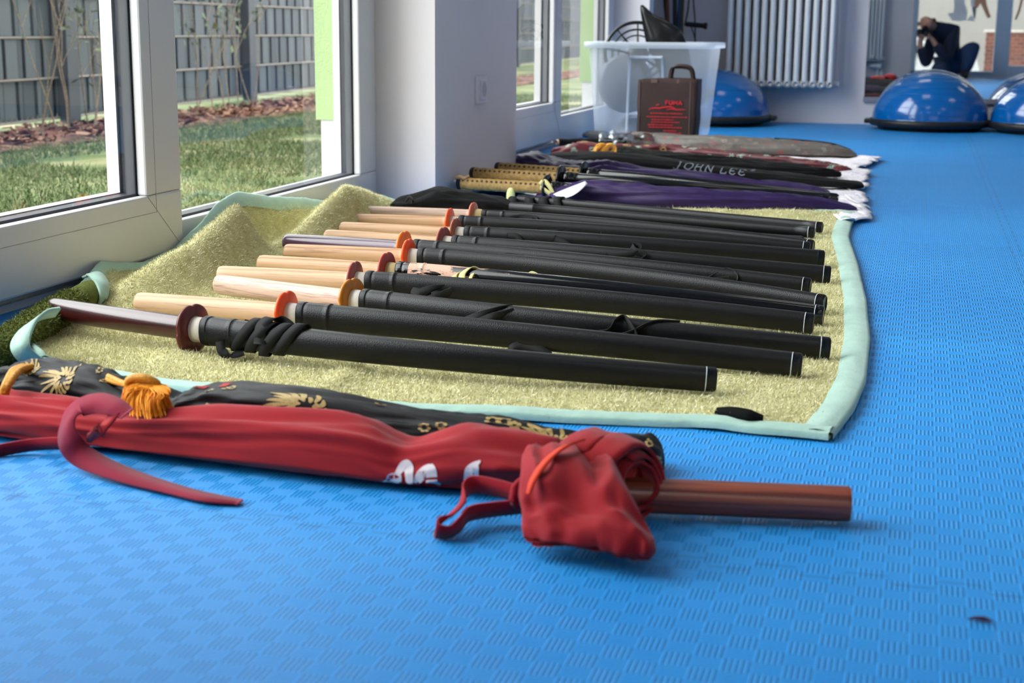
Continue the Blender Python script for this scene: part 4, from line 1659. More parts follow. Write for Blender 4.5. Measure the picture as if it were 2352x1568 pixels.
fl_red = floral('red_floral_brocade', lin(92, 16, 30), [(.0, lin(104, 20, 34)), (.55, lin(120, 26, 40)), (.68, lin(196, 170, 110)), (.8, lin(90, 104, 60)), (.9, lin(150, 188, 168))])
fl_grey = floral('grey_floral_brocade', lin(98, 92, 86), [(.0, lin(120, 114, 106)), (.5, lin(74, 70, 66)), (.75, lin(140, 134, 122)), (.9, lin(150, 60, 58))], 46)
st = [(1268, 344, 360), (1300, 334, 362), (1330, 328, 363), (1400, 333, 364), (1470, 336, 365), (1540, 334, 367), (1600, 343, 371), (1700, 354, 379), (1800, 364, 387), (1900, 376, 396), (1957, 388, 399)]
bag, root = simple_bag(st, .010, .030, fl_red, 'dark red floral brocade sword bag with yellow cord knot', amp=.006, seed=31, fl=8, twist=3)
m = MB()
bag.mesh(m)
m.build('cloth', fl_red, root)
m = MB()
cm = M('yellow_cord', lin(236, 172, 62), .6, .3, var=.15, vscale=300)
c = G(1385, 342, .055)
for q in range(4):
    rs = random.Random(q)
    ph = rs.uniform(0, 6)
    m.sweep([c + np.array([.02 * math.cos(a) + .012 * (q - 1.5), -.008 + .008 * math.cos(2 * a + ph), .016 * math.sin(a + ph * .3)]) for a in np.linspace(0, 2 * math.pi, 22, endpoint=False)], .0048, n=8, closed=True)
m.sweep(catmull([G(1392, 334, .06), G(1405, 332, .06), G(1413, 340, .055), G(1413, 354, .04)], 8), .0048, n=8)
m.sweep(catmull([G(1372, 338, .06), G(1368, 350, .05), G(1380, 356, .042)], 8), .0048, n=8)
m.build('cord_knot', cm, root)
# grey flat brocade bag
st = [(1392, 322, 344), (1430, 310, 346), (1480, 307, 347), (1550, 309, 350), (1650, 314, 354), (1750, 320, 358), (1850, 328, 362), (1920, 338, 364), (1960, 350, 364)]
bag, root = simple_bag(st, .006, .055, fl_grey, 'broad grey patterned brocade bag, farthest back in front of the brown tote', amp=.006, seed=37, fl=5, twist=2)
m = MB()
bag.mesh(m)
m.build('cloth', fl_grey, root)
m = MB()
m.sweep(catmull([G(1780, 321, .05), G(1850, 326, .05), G(1910, 333, .045), G(1952, 347, .028)], 8), .008, n=10)
m.build('piping', black_c, root)
# dark handle with pale end
root = empty('short_staff', G(1350, 332, 0), 'short black wrapped staff with pale end beside the red floral bag', 'staff')
e0, e1 = G(1282, 327, .045), G(1436, 324, .045)
m = MB()
m.sweep([e0 + (e1 - e0) * t for t in np.linspace(0, 1, 14)], .0125 + .001 * np.sin(np.arange(14) * 2.2), n=14)
m.build('grip', black_c, root)
m = MB()
ax = (e1 - e0) / np.linalg.norm(e1 - e0)
m.sweep([e0 - ax * .006, e0 - ax * .004, e0 + ax * .004], [.007, .011, .0115], n=14)
m.build('end_piece', w_light, root)
# clear film sleeve and dark folded cloth behind it
root = empty('plastic_sleeve', G(1430, 318, 0), 'crumpled clear plastic sleeve on dark cloth left of the grey brocade', 'plastic sleeve')
film = glassmat('clear_film', (.93, .94, .95, 1), 1.4, .10, .08)
st = [(1348, 302, 316), (1375, 303, 322), (1410, 308, 326), (1450, 311, 328), (1480, 313, 328)]
P_, H_ = px_path(st, .008, .03)
bg = Bag(P_, H_, .03, amp=.004, seed=41, n_s=60)
m = MB()
bg.mesh(m)
m.build('dark_lining', cloth('charcoal_cloth', (58, 60, 64)), root)
m = MB()
rows = []
for i in range(26):
    row = []
    for j in range(12):
        x = 1376 + 126 * i / 25
        p = G(x, 325 - 22 * j / 11, .05 + .018 * (j / 11))
        p[2] += .012 * N3(i * .35, j * .5, 5)
        p[1] += .02 * N3(i * .3, j * .4, 9)
        row.append(p)
    rows.append(row)
m.grid(rows)
m.build('film', film, root)

# katanas with cord-wrapped grips
tsuka_m = None
k = NT('tan_grip_wrap')
sx = k.n('ShaderNodeSeparateXYZ')
k.l(k.coord(), sx.inputs[0])
f = k.noise(120, 3)
k.l(k.ramp(f, [(.3, lin(140, 108, 54)), (.7, lin(178, 142, 82))]), k.b.inputs['Base Color'])
k.b.inputs['Roughness'].default_value = .7
k.bump(k.noise(700, 3), .4, .001)
tsuka_m = k.m
blk_gloss = M('black_lacquer_guard', lin(12, 12, 13), .15, .6)
sage_m = M('tan_cord', lin(186, 148, 104), .75, .2, var=.12, vscale=90, bscale=900, bstr=.5)


def katana(pe, pg, pt, label, ze, zg, zt, Ye, Yg, sheath=True):
    p0 = PY(pe[0], pe[1], Ye)
    p1 = PY(pg[0], pg[1], Yg)
    p2 = G(pt[0], pt[1], zt)
    f, d1, d2 = quad_path(p0, p1, p2)
    root = empty('katana', (p1[0], p1[1], 0), label, 'katana', 'corded katanas on the lace tablecloth')
    m = MB()
    s = np.linspace(-d1 + .006, -.004, 40)
    m.sweep([f(v) for v in s], .0155 + .0006 * np.sin(np.arange(40) * 1.57), .0125, n=18)
    h_ = m.build('handle', tsuka_m, root)
    m = MB()                                            # diamonds showing between the wraps
    for v in np.linspace(-d1 + .02, -.014, 17):
        c = f(v)
        T = f(v + .002) - f(v - .002)
        T /= np.linalg.norm(T)
        sd = np.cross(T, (0, 0, 1))
        sd /= np.linalg.norm(sd)
        u = np.cross(sd, T)
        for an in (100, 35):
            a = math.radians(an)
            nrm = sd * math.cos(a) * .0128 + u * math.sin(a) * .0162
            tv = -sd * math.sin(a) + u * math.cos(a)
            q = c + nrm * 1.03
            m.add([q - T * .0045, q - tv * .0035, q + T * .0045, q + tv * .0035], [(0, 1, 2, 3)], 0, False)
    m.build('grip_diamonds', M('grip_dark', lin(52, 34, 20), .7), h_)
    m = MB()
    s = np.array([-d1 - .002, -d1, -d1 + .004, -d1 + .012])
    m.sweep([f(v) for v in s], [.010, .0150, .0168, .0165], [.008, .0120, .0135, .0132], n=18)
    m.build('pommel', blk_gloss, root)
    m = MB()
    disc(m, f(0), f(.004) - f(-.004), .034, .008, shape=lambda t, r: r)
    m.build('guard', blk_gloss, root)
    m = MB()
    s = np.r_[.004, .006, .03, .0305, np.linspace(.05, d2 - .006, 30), d2]
    a = np.r_[.0165, .018, .018, .0165, np.linspace(.0165, .0125, 30), .009]
    m.sweep([f(v) for v in s], a, a * .78, n=20)
    m.build('sheath', saya_gloss, root)
    return dict(root=root, f=f, d1=d1, d2=d2, p1=p1, p2=p2, sa=(.017, .013))


K1 = katana((1052, 421), (1257, 432), (1800, 470), 'nearest corded katana, tan grip, its sheath covered by purple cloth', 0, 0, .028, 3.60, 3.56)
K2 = katana((1083, 398), (1289, 410), (1905, 456), 'middle corded katana with tan grip and black guard', 0, 0, .030, 3.72, 3.66)
K3 = katana((1140, 386), (1342, 400), (1926, 456), 'rear corded katana with tan grip beside the purple bag', 0, 0, .026, 3.86, 3.80)
strap(K1, [(1240, 424, .02), (1250, 416, .024), (1262, 428, .03), (1272, 448, .03)], .009, (.8, -.3, .2), khaki_m)
strap(K1, [(1240, 430, .024), (1250, 436, .028), (1262, 444, .03), (1268, 450, .028)], .009, (.5, -.3, .6), khaki_m)
strap(K1, [(1046, 410, .0), (1056, 406, .004), (1066, 410, .004), (1078, 405, 0)], .008, (.1, -.3, .9), sage_m)
for x in (1386, 1402):
    strap(K3, [(x, 424, .014), (x + 2, 412, .016), (x + 10, 406, .006), (x + 12, 408, -.006)], .012, None, sage_m)
strap(K2, [(1358, 420, .012), (1372, 417, .016), (1380, 421, .016)], .008, (.2, -.3, .9), sage_m)
m = MB()
c = PV(1533, 428, K2['p1'], K2['p2'], .008)
for q in range(4):
    rs = random.Random(q + 5)
    m.sweep([c + np.array([.014 * math.cos(a) + .008 * (q - 1.5), -.006 + .006 * math.sin(2 * a + q), .012 * math.sin(a + q * .6)]) for a in np.linspace(0, 2 * math.pi, 20, endpoint=False)], .0055, n=8, closed=True)
m.sweep(catmull([c + np.array([-.12, -.004, -.012]), c + np.array([-.06, -.006, -.004]), c + np.array([-.012, -.008, .004])], 8), [.003] * 8 + [.005] * 9, n=8)
m.build('cord', sage_m, K2['root'])
# small yellow-green rounded plastic tip
root_p = G(1168, 466, .01)
m = MB()
pr = [(.0, .0), (.010, .0), (.0112, .008), (.0108, .020), (.008, .029), (.0045, .033), (.0, .0345)]
rows = [[(root_p[0] + r * math.cos(t), root_p[1] + .02 + r * .6 * math.sin(t), .012 + z) for t in np.linspace(0, 2 * math.pi, 20, endpoint=False)] for r, z in pr]
m.grid(rows, cv=True)
o = m.build('blade_tip_cover', M('pale_lime_plastic', lin(220, 216, 150), .5, .3, sss=.2), loc=(root_p[0], root_p[1] + .02, .012))
tag(o, 'small pale lime rounded tip cover standing behind the black sheaths', 'tip cover')
# ------------------------------------------------------------------ fittings on the walls
root = empty('wall_socket', (XP, 4.06, .3), 'white plastic power socket on the wall pier', 'socket')
a, b = PX(1090, 175, XP), PX(1113, 235, XP)
sy0, sy1, sz0, sz1 = a[1], b[1], b[2], a[2]
m = MB().box((XP - .001, sy0, sz0), (XP + .008, sy1, sz1))
sockw = M('socket_white', lin(226, 224, 230), .35, .5, var=.01)
bevel(m.build('cover_plate', sockw, root), .003)
cy, cz = (sy0 + sy1) / 2, (sz0 + sz1) / 2
m = MB()
hw = min(sy1 - sy0, sz1 - sz0) * .36
m.box((XP + .007, cy - hw, cz - hw), (XP + .014, cy + hw, cz + hw))
bevel(m.build('insert', sockw, root), .003)
m = MB()
n_ = 24
rows = []
for rr_, xx in ((.0, .0145), (hw * .62, .0146), (hw * .7, .0150), (hw * .75, .0142)):
    rows.append([(XP + xx, cy + rr_ * math.cos(t), cz + rr_ * math.sin(t)) for t in np.linspace(0, 2 * math.pi, n_, endpoint=False)])
m.grid(rows, cv=True)
m.build('plug_recess', M('socket_recess', lin(196, 190, 196), .4, .4), root)

rad_m = M('radiator_enamel', lin(236, 236, 238), .3, .5, var=.01)


def radiator(x0, x1, yc, zb, zt, ncol, label, face=-1, valve=True):
    root = empty('radiator', ((x0 + x1) / 2, yc, zb), label, 'radiator', 'tubular radiators in the room')
    for i in range(ncol):
        x = x0 + (x1 - x0) * (i + .5) / ncol
        m = MB()
        for d in (-.045, .0, .045):
            m.sweep([(x, yc + d, zb + .012), (x, yc + d, zb + .03), (x, yc + d, zt - .03), (x, yc + d, zt - .012)], [.008, .0125, .0125, .008], n=14, up=(0, 1, 0))
        for zz in (zb + .028, zt - .028):
            m.sweep([(x, yc - .058, zz), (x, yc - .05, zz), (x, yc + .05, zz), (x, yc + .058, zz)], [.012, .020, .020, .012], [.010, .0175, .0175, .010], n=14)
        m.build('column', rad_m, root)
    m = MB()
    for zz in (zb + .028, zt - .028):
        m.sweep([(x0 - .012, yc, zz), (x1 + .02, yc, zz)], .015, n=14)
    m.build('header_pipe', rad_m, root)
    m = MB()
    for x in (x0 + .1, x1 - .1):
        m.box((x - .012, yc if face < 0 else yc - .1, zb + .05), (x + .012, yc + .1 if face < 0 else yc, zb + .07))
    m.build('bracket', rad_m, root)
    if valve:
        m = MB()
        xv = x1 - .03
        m.sweep([(xv - .10, yc, zb - .03), (xv - .04, yc, zb - .03), (xv + .02, yc, zb - .03)], [.018, .02, .026], n=14)
        m.sweep([(xv, yc, zb + .01), (xv, yc, zb - .03), (xv, yc, zb - .05)], [.012, .022, .016], n=14, up=(0, 1, 0))
        for dx in (-.015, .025):
            m.sweep([(xv + dx, yc, zb - .04), (xv + dx, yc, .0)], .008, n=10, up=(0, 1, 0))
        m.build('valve', rad_m, root)
    return root


rx0 = float(PY(1668, 100, YF - .1)[0])
rx1 = float(PY(1922, 100, YF - .1)[0])
rzb = float(PY(1830, 205, YF - .12)[2])
radiator(rx0, rx1, YF - .095, rzb - .004, 1.0, 13, 'white tubular radiator on the far wall behind the blue domes', valve=False)
Z2 = 2 * YF - YB
radiator(XAT(1966, Z2), XAT(2032, Z2), YB + .09, .135, 1.7, 8, 'white tubular radiator on the wall behind the photographer, seen in the mirror', face=-1)

mx0 = float(PY(1985, 222, YF)[0])
mzb = float(PY(1985, 222, YF)[2])
k = NT('mirror_silver')
k.b.inputs['Base Color'].default_value = (.86, .9, .92, 1)
k.b.inputs['Metallic'].default_value = 1.0
k.b.inputs['Roughness'].default_value = .0
k.l(k.ramp(k.noise(2, 2), [(.3, (.84, .885, .91, 1)), (.7, (.87, .91, .93, 1))]), k.b.inputs['Base Color'])
mroot = empty('wall_mirror', (mx0, YF, mzb), 'large frameless mirror on the far wall reflecting the photographer', 'mirror')
MB().box((mx0, YF - .008, mzb), (2.6, YF - .001, 2.1)).build('glass', k.m, mroot)
MB().box((mx0 - .004, YF - .016, mzb - .024), (2.6, YF - .001, mzb)).build('bottom_rail', M('mirror_rail', lin(150, 152, 164), .35, .5, metal=.4), mroot)

# ------------------------------------------------------------------ blue balance domes
dome_m = M('dome_vinyl', lin(0, 92, 166), .14, .5, var=.04, coat=.4)
dbase_m = M('dome_base_black', lin(26, 26, 28), .45, .4)


def dome(cx, cy, Rr, hz, label):
    root = empty('balance_dome', (cx, cy, 0), label, 'balance dome', 'blue half ball balance trainers')
    zb = .045
    prof = [(Rr * math.cos(a), zb + (hz - zb) * math.sin(a)) for a in np.linspace(0, math.pi / 2 * .98, 40)]
    prof = [(r + .0012 * math.sin(i * 3.14159), z) for i, (r, z) in enumerate(prof)]
    m = MB()
    m.lathe(prof, (cx, cy, 0), 72)
    m.build('dome', dome_m, root)
    m = MB()
    m.lathe([(Rr * .86, .0), (Rr * .9, .012), (Rr * 1.02, .018), (Rr * 1.055, .026), (Rr * 1.055, .040), (Rr * 1.03, .048), (Rr * .96, .05)], (cx, cy, 0), 72)
    m.build('base', dbase_m, root)
    m = MB()
    for an in (math.pi, 0):
        m.box((cx + math.cos(an) * Rr * 1.05 - .02, cy - .05, .024), (cx + math.cos(an) * Rr * 1.05 + .02, cy + .05, .044))
    bevel(m.build('grip_lug', dbase_m, root), .006)
    m = MB()
    for q in range(9):
        a = math.radians(8 + q * 9)
        r = Rr * math.cos(a) + .0004
        z = zb + (hz - zb) * math.sin(a)
        m.sweep([(cx + r * math.cos(t), cy + r * math.sin(t), z) for t in np.linspace(0, 2 * math.pi, 72, endpoint=False)], .0011, n=6, closed=True)
    m.build('ridges', dome_m, root)
    return root


d0 = G(2133, 303)
rD = (2258 - 2012) / 2 * (7.03) / 3400
cyD = YF - rD * 1.055 - .02
cxD = XAT(2134, cyD, 290)
hD = float(PY(2133, 166, cyD)[2])
dome(cxD, cyD, rD, hD, 'glossy blue half ball on black base, in front of the mirror centre')
dome(XAT(2412, cyD - .05, 290), cyD - .05, rD, hD, 'glossy blue half ball at the right edge of the photo')
d3 = dome(XAT(1640, cyD, 290), cyD, rD, hD, 'glossy blue half ball standing under the radiator beside the clear box')
m = MB()
cx3 = XAT(1640, cyD, 290)
m.ribbon([(cx3 - .09, cyD - rD * 1.0, .03), (cx3 - .06, cyD - rD * 1.04, .09), (cx3 - .01, cyD - rD * .97, .145), (cx3 + .02, cyD - rD * .9, .16), (cx3 - .02, cyD - rD * .86, .165)], .016, (.7, -.3, -.4), .004)
m.build('strap', dbase_m, d3)

# ------------------------------------------------------------------ clear storage box with fitness gear
YBX = 5.70
bx0t, bx1t = [XAT(v, YBX) for v in (1340, 1640)]
bx0b, bx1b = [XAT(v, YBX) for v in (1362, 1612)]
zt = float(PY(1500, 98, YBX)[2])
DEP = .36
broot2 = empty('storage_box', ((bx0b + bx1b) / 2, YBX + DEP / 2, 0), 'large clear plastic storage box holding fitness gear by the window', 'storage box')
clear = frosted('milky_plastic', lin(238, 244, 250), .34)
rimm = frosted('milky_rim', lin(236, 242, 250), .8)


def rrect(x0, x1, y0, y1, r, z, n=6):
    P = []
    for cx, cy, a0 in ((x1 - r, y0 + r, -90), (x1 - r, y1 - r, 0), (x0 + r, y1 - r, 90), (x0 + r, y0 + r, 180)):
        for q in range(n + 1):
            a = math.radians(a0 + 90 * q / n)
            P.append((cx + r * math.cos(a), cy + r * math.sin(a), z))
    return P


m = MB()
rows = [rrect(bx0b + .02, bx1b - .02, YBX + .06, YBX + DEP - .06, .03, .008), rrect(bx0b + .006, bx1b - .006, YBX + .044, YBX + DEP - .044, .035, .012)]
for t in np.linspace(.08, 1, 8):
    rows.append(rrect(bx0b + (bx0t + .012 - bx0b) * t, bx1b + (bx1t - .012 - bx1b) * t, YBX + .04 * (1 - t) + .006, YBX + DEP - .04 * (1 - t) - .006, .04, zt * t))
m.grid(rows, cv=True)
m.add(rows[0], [tuple(range(len(rows[0])))])
m.build('walls', clear, broot2)
m = MB()
rows = [rrect(bx0t + .010, bx1t - .010, YBX + .004, YBX + DEP - .004, .042, zt - .022), rrect(bx0t - .004, bx1t + .004, YBX - .010, YBX + DEP + .010, .05, zt - .020),
        rrect(bx0t - .004, bx1t + .004, YBX - .010, YBX + DEP + .010, .05, zt), rrect(bx0t + .010, bx1t - .010, YBX + .004, YBX + DEP - .004, .042, zt + .002)]
m.grid(rows, cv=True)
m.build('rim', rimm, broot2)
m = MB()                                                # raised panel on the front
xa, xb = XAT(1440, YBX), XAT(1522, YBX)
for (p, q) in (((xa, .03), (xa + .012, zt - .055)), ((xa + .012, zt - .055), (xb, zt - .055)), ((xb, zt - .055), (xb + .012, .03))):
    m.sweep([(p[0], YBX + .001 + .04 * (1 - p[1] / zt), p[1]), (q[0], YBX + .001 + .04 * (1 - q[1] / zt), q[1])], .005, n=8, up=(0, 1, 0.1))
m.build('panel_rib', rimm, broot2)

# fan wheel and dark shell inside the box (both stand on its floor)
YG = YBX + .20
gear_m = M('black_gear_plastic', lin(22, 22, 24), .35, .5)
grey_m = M('grey_gear_plastic', lin(120, 124, 134), .4, .4)
c = np.array([XAT(1466, YG), YG, float(PY(1466, 126, YG)[2])])
root = empty('electric_fan', (c[0], c[1], .012), 'black round fan with wire cage standing inside the clear box', 'fan')
ax = np.array([.35, -.9, .25])
ax /= np.linalg.norm(ax)
s_ = np.cross(ax, (0, 0, 1))
s_ /= np.linalg.norm(s_)
u_ = np.cross(s_, ax)
cir = lambda r, o=0: [c + s_ * r * math.cos(t) + u_ * r * math.sin(t) + ax * o for t in np.linspace(0, 2 * math.pi, 56, endpoint=False)]
RW = .130
m = MB()
m.sweep(cir(RW), .007, n=8, closed=True)
m.build('rim', gear_m, root)
m = MB()
m.sweep(cir(RW * .78), .004, n=8, closed=True)
m.sweep(cir(RW * .60), .003, n=8, closed=True)
m.build('cage_ring', gear_m, root)
m = MB()
for q in range(9):
    t = q / 9 * 2 * math.pi + .2
    d = s_ * math.cos(t) + u_ * math.sin(t)
    m.sweep([c + d * RW * .25, c + d * RW * .6, c + d * RW * .78, c + d * RW], [.016, .010, .004, .003], [.004, .004, .003, .003], n=8, up=ax)
m.build('spokes', gear_m, root)
m = MB()
disc(m, c, ax, RW * .32, .05, shape=lambda t, r: r, n=40)
m.build('hub', gear_m, root)
m = MB()
disc(m, PY(1438, 192, YG - .03), (.5, -.85, .2), .116, .05, shape=lambda t, r: r, n=48)
m.build('back_disc', grey_m, root)
m = MB()
m.sweep([(c[0] - .02, c[1] + .03, .014), (c[0] - .02, c[1] + .03, .03), (c[0] - .02, c[1] + .02, .09)], [.09, .085, .03], n=24, up=(0, 1, 0))
m.build('foot', grey_m, root)

root = empty('bike_saddle', (XAT(1520, YG), YG + .02, .012), 'black shell shaped saddle sticking up out of the clear box', 'saddle')
m = MB()
Ys = YG + .01
tip = PY(1473, 12, Ys)
mid1 = PY(1492, 48, Ys)
mid2 = PY(1516, 80, Ys)
low = PY(1540, 120, Ys)
low2 = PY(1560, 200, Ys)
path = catmull([tip, mid1, mid2, low, low2], 8)
wd = np.interp(np.linspace(0, 1, len(path)), [0, .04, .2, .42, .6, .8, 1], [.004, .011, .026, .058, .075, .07, .06])
m.sweep(path, np.interp(np.linspace(0, 1, len(path)), [0, .1, .5, 1], [.005, .016, .03, .03]), wd, n=24, up=(0, 1, 0))
m.build('shell', M('black_gloss_shell', lin(16, 16, 18), .22, .5), root)
m = MB()
m.sweep([low2, np.array([low2[0] + .01, low2[1], .10]), np.array([low2[0] + .01, low2[1], .013])], .016, n=14, up=(0, 1, 0))
m.build('post', grey_m, root)

# hanging bands and handles beside the box
YH = YF - .12
hk = empty('wall_hook_rail', (XAT(1560, YH), YF - .01, 1.02), 'dark hook rail on the corner wall above the box', 'hook rail')
xr0, xr1 = XAT(1505, YH), XAT(1625, YH)
MB().box((max(xr0, XW + .01), YF - .14, 1.0), (xr1, YF, 1.04)).build('rail', gear_m, hk)
bands = [((1527, 1530), (28, 26, 28), 'black hanging exercise band left of the brown one', .006, 85),
         ((1538, 1534), (110, 62, 44), 'brown rubber exercise band hanging behind the clear box', .009, 100),
         ((1548, 1551), (34, 34, 38), 'dark grey band hanging between the brown and blue ones', .011, 95),
         ((1558, 1561), (44, 70, 104), 'dull blue exercise band hanging behind the clear box', .009, 105),
         ((1572, 1566), (92, 76, 44), 'khaki exercise band hanging behind the clear box', .007, 110),
         ((1583, 1597), (24, 24, 26), 'thin black jump rope hanging right of the bands', .0035, 95)]
for (x0, x1), rgb, lab, r, yb in bands:
    a = PY(x0, -150, YH)
    a[2] = 1.0
    b = PY(x1, yb + 30, YH)
    o_ = MB()
    p = catmull([a, PY((x0 + x1) / 2 + random.uniform(-3, 3), -20, YH), PY(x1 + random.uniform(-2, 2), 50, YH), b], 8)
    p[:, 0] = np.maximum(p[:, 0], XW + .02)
    o_.sweep(p, r, n=10, up=(0, 1, 0))
    rt = empty('hanging_band', p[-1], lab, 'exercise band', 'exercise bands hanging by the radiator')
    o_.build('tube', M('band_%d_%d_%d' % rgb, lin(*rgb), .5, .4), rt)
    m = MB()
    m.sweep([p[3] + np.array([0, -.01, 0]), p[6] + np.array([0, -.01, 0])], r * 1.9, n=10, up=(0, 1, 0))
    m.build('sleeve', gear_m, rt)
rt = empty('hanging_pull_grip', PY(1600, 60, YH - .06), 'black foam pull handle pointing right beside the radiator', 'pull handle')
m = MB()
p0, p1 = PY(1572, 55, YH - .06), PY(1624, 60, YH - .06)
m.sweep([p0, p0 + (p1 - p0) * .1, p0 + (p1 - p0) * .85, p0 + (p1 - p0) * .9, p1], [.008, .012, .012, .017, .015], n=14)
m.build('grip', gear_m, rt)
m = MB()
m.sweep(catmull([PY(1585, -150, YH - .04), PY(1582, 0, YH - .05), PY(1574, 55, YH - .06)], 8), .004, n=8, up=(0, 1, 0))
m.sweep(catmull([PY(1586, 58, YH - .06), PY(1594, 80, YH - .05), PY(1600, 110, YH - .04)], 8), .003, n=8, up=(0, 1, 0))
m.build('line', gear_m, rt)

# ------------------------------------------------------------------ brown tote
YT = 5.45
tx0, tx1 = XAT(1469, YT), XAT(1604, YT)
zt2 = float(PY(1530, 184, YT)[2])
tote_m = cloth('brown_nonwoven', (62, 48, 46), .85, .2, .08, .1, 700, .5)
troot = empty('tote_bag', ((tx0 + tx1) / 2, YT + .05, 0), 'dark brown tote bag with red print in front of the clear box', 'tote bag')
m = MB()
rows = []
nn = 22
for i in range(nn + 1):
    t = i / nn
    z = zt2 * t
    sq = .012 * math.sin(t * 5)
    ring_ = []
    for (x, y) in [(tx0 + (tx1 - tx0) * q, YT) for q in np.linspace(0, 1, 14)] + [(tx1, YT + .11 * q) for q in np.linspace(.1, .9, 6)] + [(tx1 - (tx1 - tx0) * q, YT + .11) for q in np.linspace(0, 1, 14)] + [(tx0, YT + .11 - .11 * q) for q in np.linspace(.1, .9, 6)]:
        ring_.append((x + .004 * N3(z * 14, x * 9, 1) + (.008 * (t - .5) if x > (tx0 + tx1) / 2 else 0), y + .005 * N3(x * 16, z * 12, 2), z + (.006 * math.sin((x - tx0) * 12) if i == nn else 0)))
    rows.append(ring_)
m.grid(rows, cv=True)
m.add(rows[0], [tuple(range(len(rows[0])))])
o = m.build('body', tote_m, troot)
md = o.modifiers.new('thick', 'SOLIDIFY')
md.thickness = .0018
md.offset = -1
seam = M('tote_binding', lin(96, 78, 74), .8, .2)
m = MB()
for x in (tx0 + .004, tx1 - .024):
    m.box((x, YT - .004, .01), (x + .004, YT - .001, zt2 - .004))
m.build('edge_binding', seam, troot)
for yy, tall in ((YT - .002, False), (YT + .11, True)):
    m = MB()
    xa, xb = XAT(1529, YT), XAT(1586, YT)
    if tall:
        m.ribbon([(xa + .004, yy, zt2 - .03), (xa + .006, yy, zt2 + .02), (xa + .016, yy - .004, zt2 + .043), ((xa + xb) / 2, yy - .006, zt2 + .048), (xb - .012, yy - .004, zt2 + .040), (xb - .002, yy, zt2 + .01), (xb, yy, zt2 - .03)], .022, (0.25, -1, .1), .003)
        m.ribbon([(xa + .004, yy + .004, zt2 - .03), (xa + .006, yy + .004, zt2 + .02), (xa + .016, yy, zt2 + .043), ((xa + xb) / 2, yy - .002, zt2 + .048), (xb - .012, yy, zt2 + .040), (xb - .002, yy + .004, zt2 + .01), (xb, yy + .004, zt2 - .03)], .018, (0, .3, 1) if False else (1, 0.2, .6), .003)
    else:
        for x in (XAT(1506, YT), XAT(1566, YT)):
            m.box((x - .012, YT - .004, zt2 - .010), (x + .012, YT + .002, zt2 + .003))
    m.build('handle', tote_m if tall else seam, troot)
# red print: name, leaping line and lines of small writing
ink = M('red_print', lin(206, 30, 44), .6, .3, var=.05)
m = MB()
YPR = YT - .0075
pxm = lambda px: XAT(px, YPR)
pzm = lambda py: float(PY(1530, py, YPR)[2])


def pstroke(pts, w, mb=m, taper=False):
    Q = catmull([(pxm(a), YPR, pzm(b)) for a, b in pts], 6)
    T = np.gradient(Q, axis=0)
    T /= np.linalg.norm(T, axis=1)[:, None] + 1e-9
    Nn_ = np.c_[-T[:, 2], np.zeros(len(Q)), T[:, 0]]
    ww = np.full(len(Q), w * YPR / 3400 / 2)
    if taper:
        ww = ww * np.sin(np.linspace(.15, 3.0, len(Q))) ** .6
    rows_ = [[q - n_ * a, q + n_ * a] for q, n_, a in zip(Q, Nn_, ww)]
    rows_ = [[p + np.array([0, -.0006, 0]) for p in r] for r in rows_]
    mb.grid(rows_, smooth=False)


for s_p in ([(1533.5, 231), (1533.5, 240)], [(1533, 231.4), (1539, 231.4)], [(1533, 235.4), (1538, 235.4)],
            [(1542, 231), (1542, 237), (1544, 239.6), (1547, 239.4), (1548.5, 237), (1548.5, 231)],
            [(1552, 240), (1552, 231.4)], [(1552, 231.4), (1556, 237.5)], [(1556, 237.5), (1560, 231.4)], [(1560, 231.4), (1560, 240)],
            [(1563, 240), (1567, 231)], [(1567, 231), (1571.5, 240)], [(1564.5, 237), (1570, 237)]):
    pstroke(s_p, 2.2)
pstroke([(1494, 252), (1506, 248.5), (1520, 248.5), (1532, 246), (1546, 245), (1556, 248.5)], 3.2, taper=True)
pstroke([(1535, 252), (1548, 249.5), (1560, 251), (1580, 250.5)], 2.4, taper=True)
pstroke([(1511, 242.5), (1515, 240.5), (1519, 240)], 2.2, taper=True)
for (xa_, xb_, yy) in ((1499, 1573, 260.5), (1490, 1585, 268.5), (1502, 1553, 275), (1501, 1567, 280.5), (1494, 1552, 287), (1495, 1574, 292.5), (1530, 1560, 300), (1534, 1573, 305.5)):
    x = xa_
    while x < xb_:
        w = random.uniform(3.5, 9)
        pstroke([(x, yy + random.uniform(-.2, .2)), (min(x + w, xb_), yy)], random.uniform(1.4, 2.3))
        x += w + 1.0
m.build('print', ink, troot)

# ------------------------------------------------------------------ wall behind the photographer with shop window
back = MB()
wx0 = XAT(2096, Z2)
back.box((XW - .1, YB - .12, -.05), (wx0, YB, ZC))
back.box((wx0, YB - .12, 2.4), (XR + .1, YB, ZC))
back.box((wx0, YB - .12, -.05), (XR + .1, YB, .015))
back.box((2.2, YB - .12, .015), (XR + .1, YB, 2.4))
struct(back.build('wall_back', wall_m))
greyf = M('shop_frame', lin(176, 190, 208), .4, .45, var=.02)
m = MB()
xm0, xm1 = XAT(2286, Z2), XAT(2322, Z2)
m.box((wx0, YB - .08, .015), (wx0 + .045, YB, 2.4))
m.box((xm0, YB - .08, .015), (xm1, YB, 2.4))
m.box((wx0, YB - .08, .015), (xm0, YB, .065))
m.box((xm1, YB - .08, .015), (2.2, YB, .12))
m.box((2.12, YB - .08, .015), (2.2, YB, 2.4))
m.box((wx0, YB - .08, 2.33), (2.2, YB, 2.4))
w3 = struct(bevel(m.build('window_3', greyf), .004))
m = MB()
for (a_, b_, z_) in ((wx0 + .04, xm0 + .01, .06), (xm1 - .01, 2.13, .11)):
    m.add([(a_, YB - .05, z_), (b_, YB - .05, z_), (b_, YB - .05, 2.34), (a_, YB - .05, 2.34)], [(0, 1, 2, 3)], 0, False)
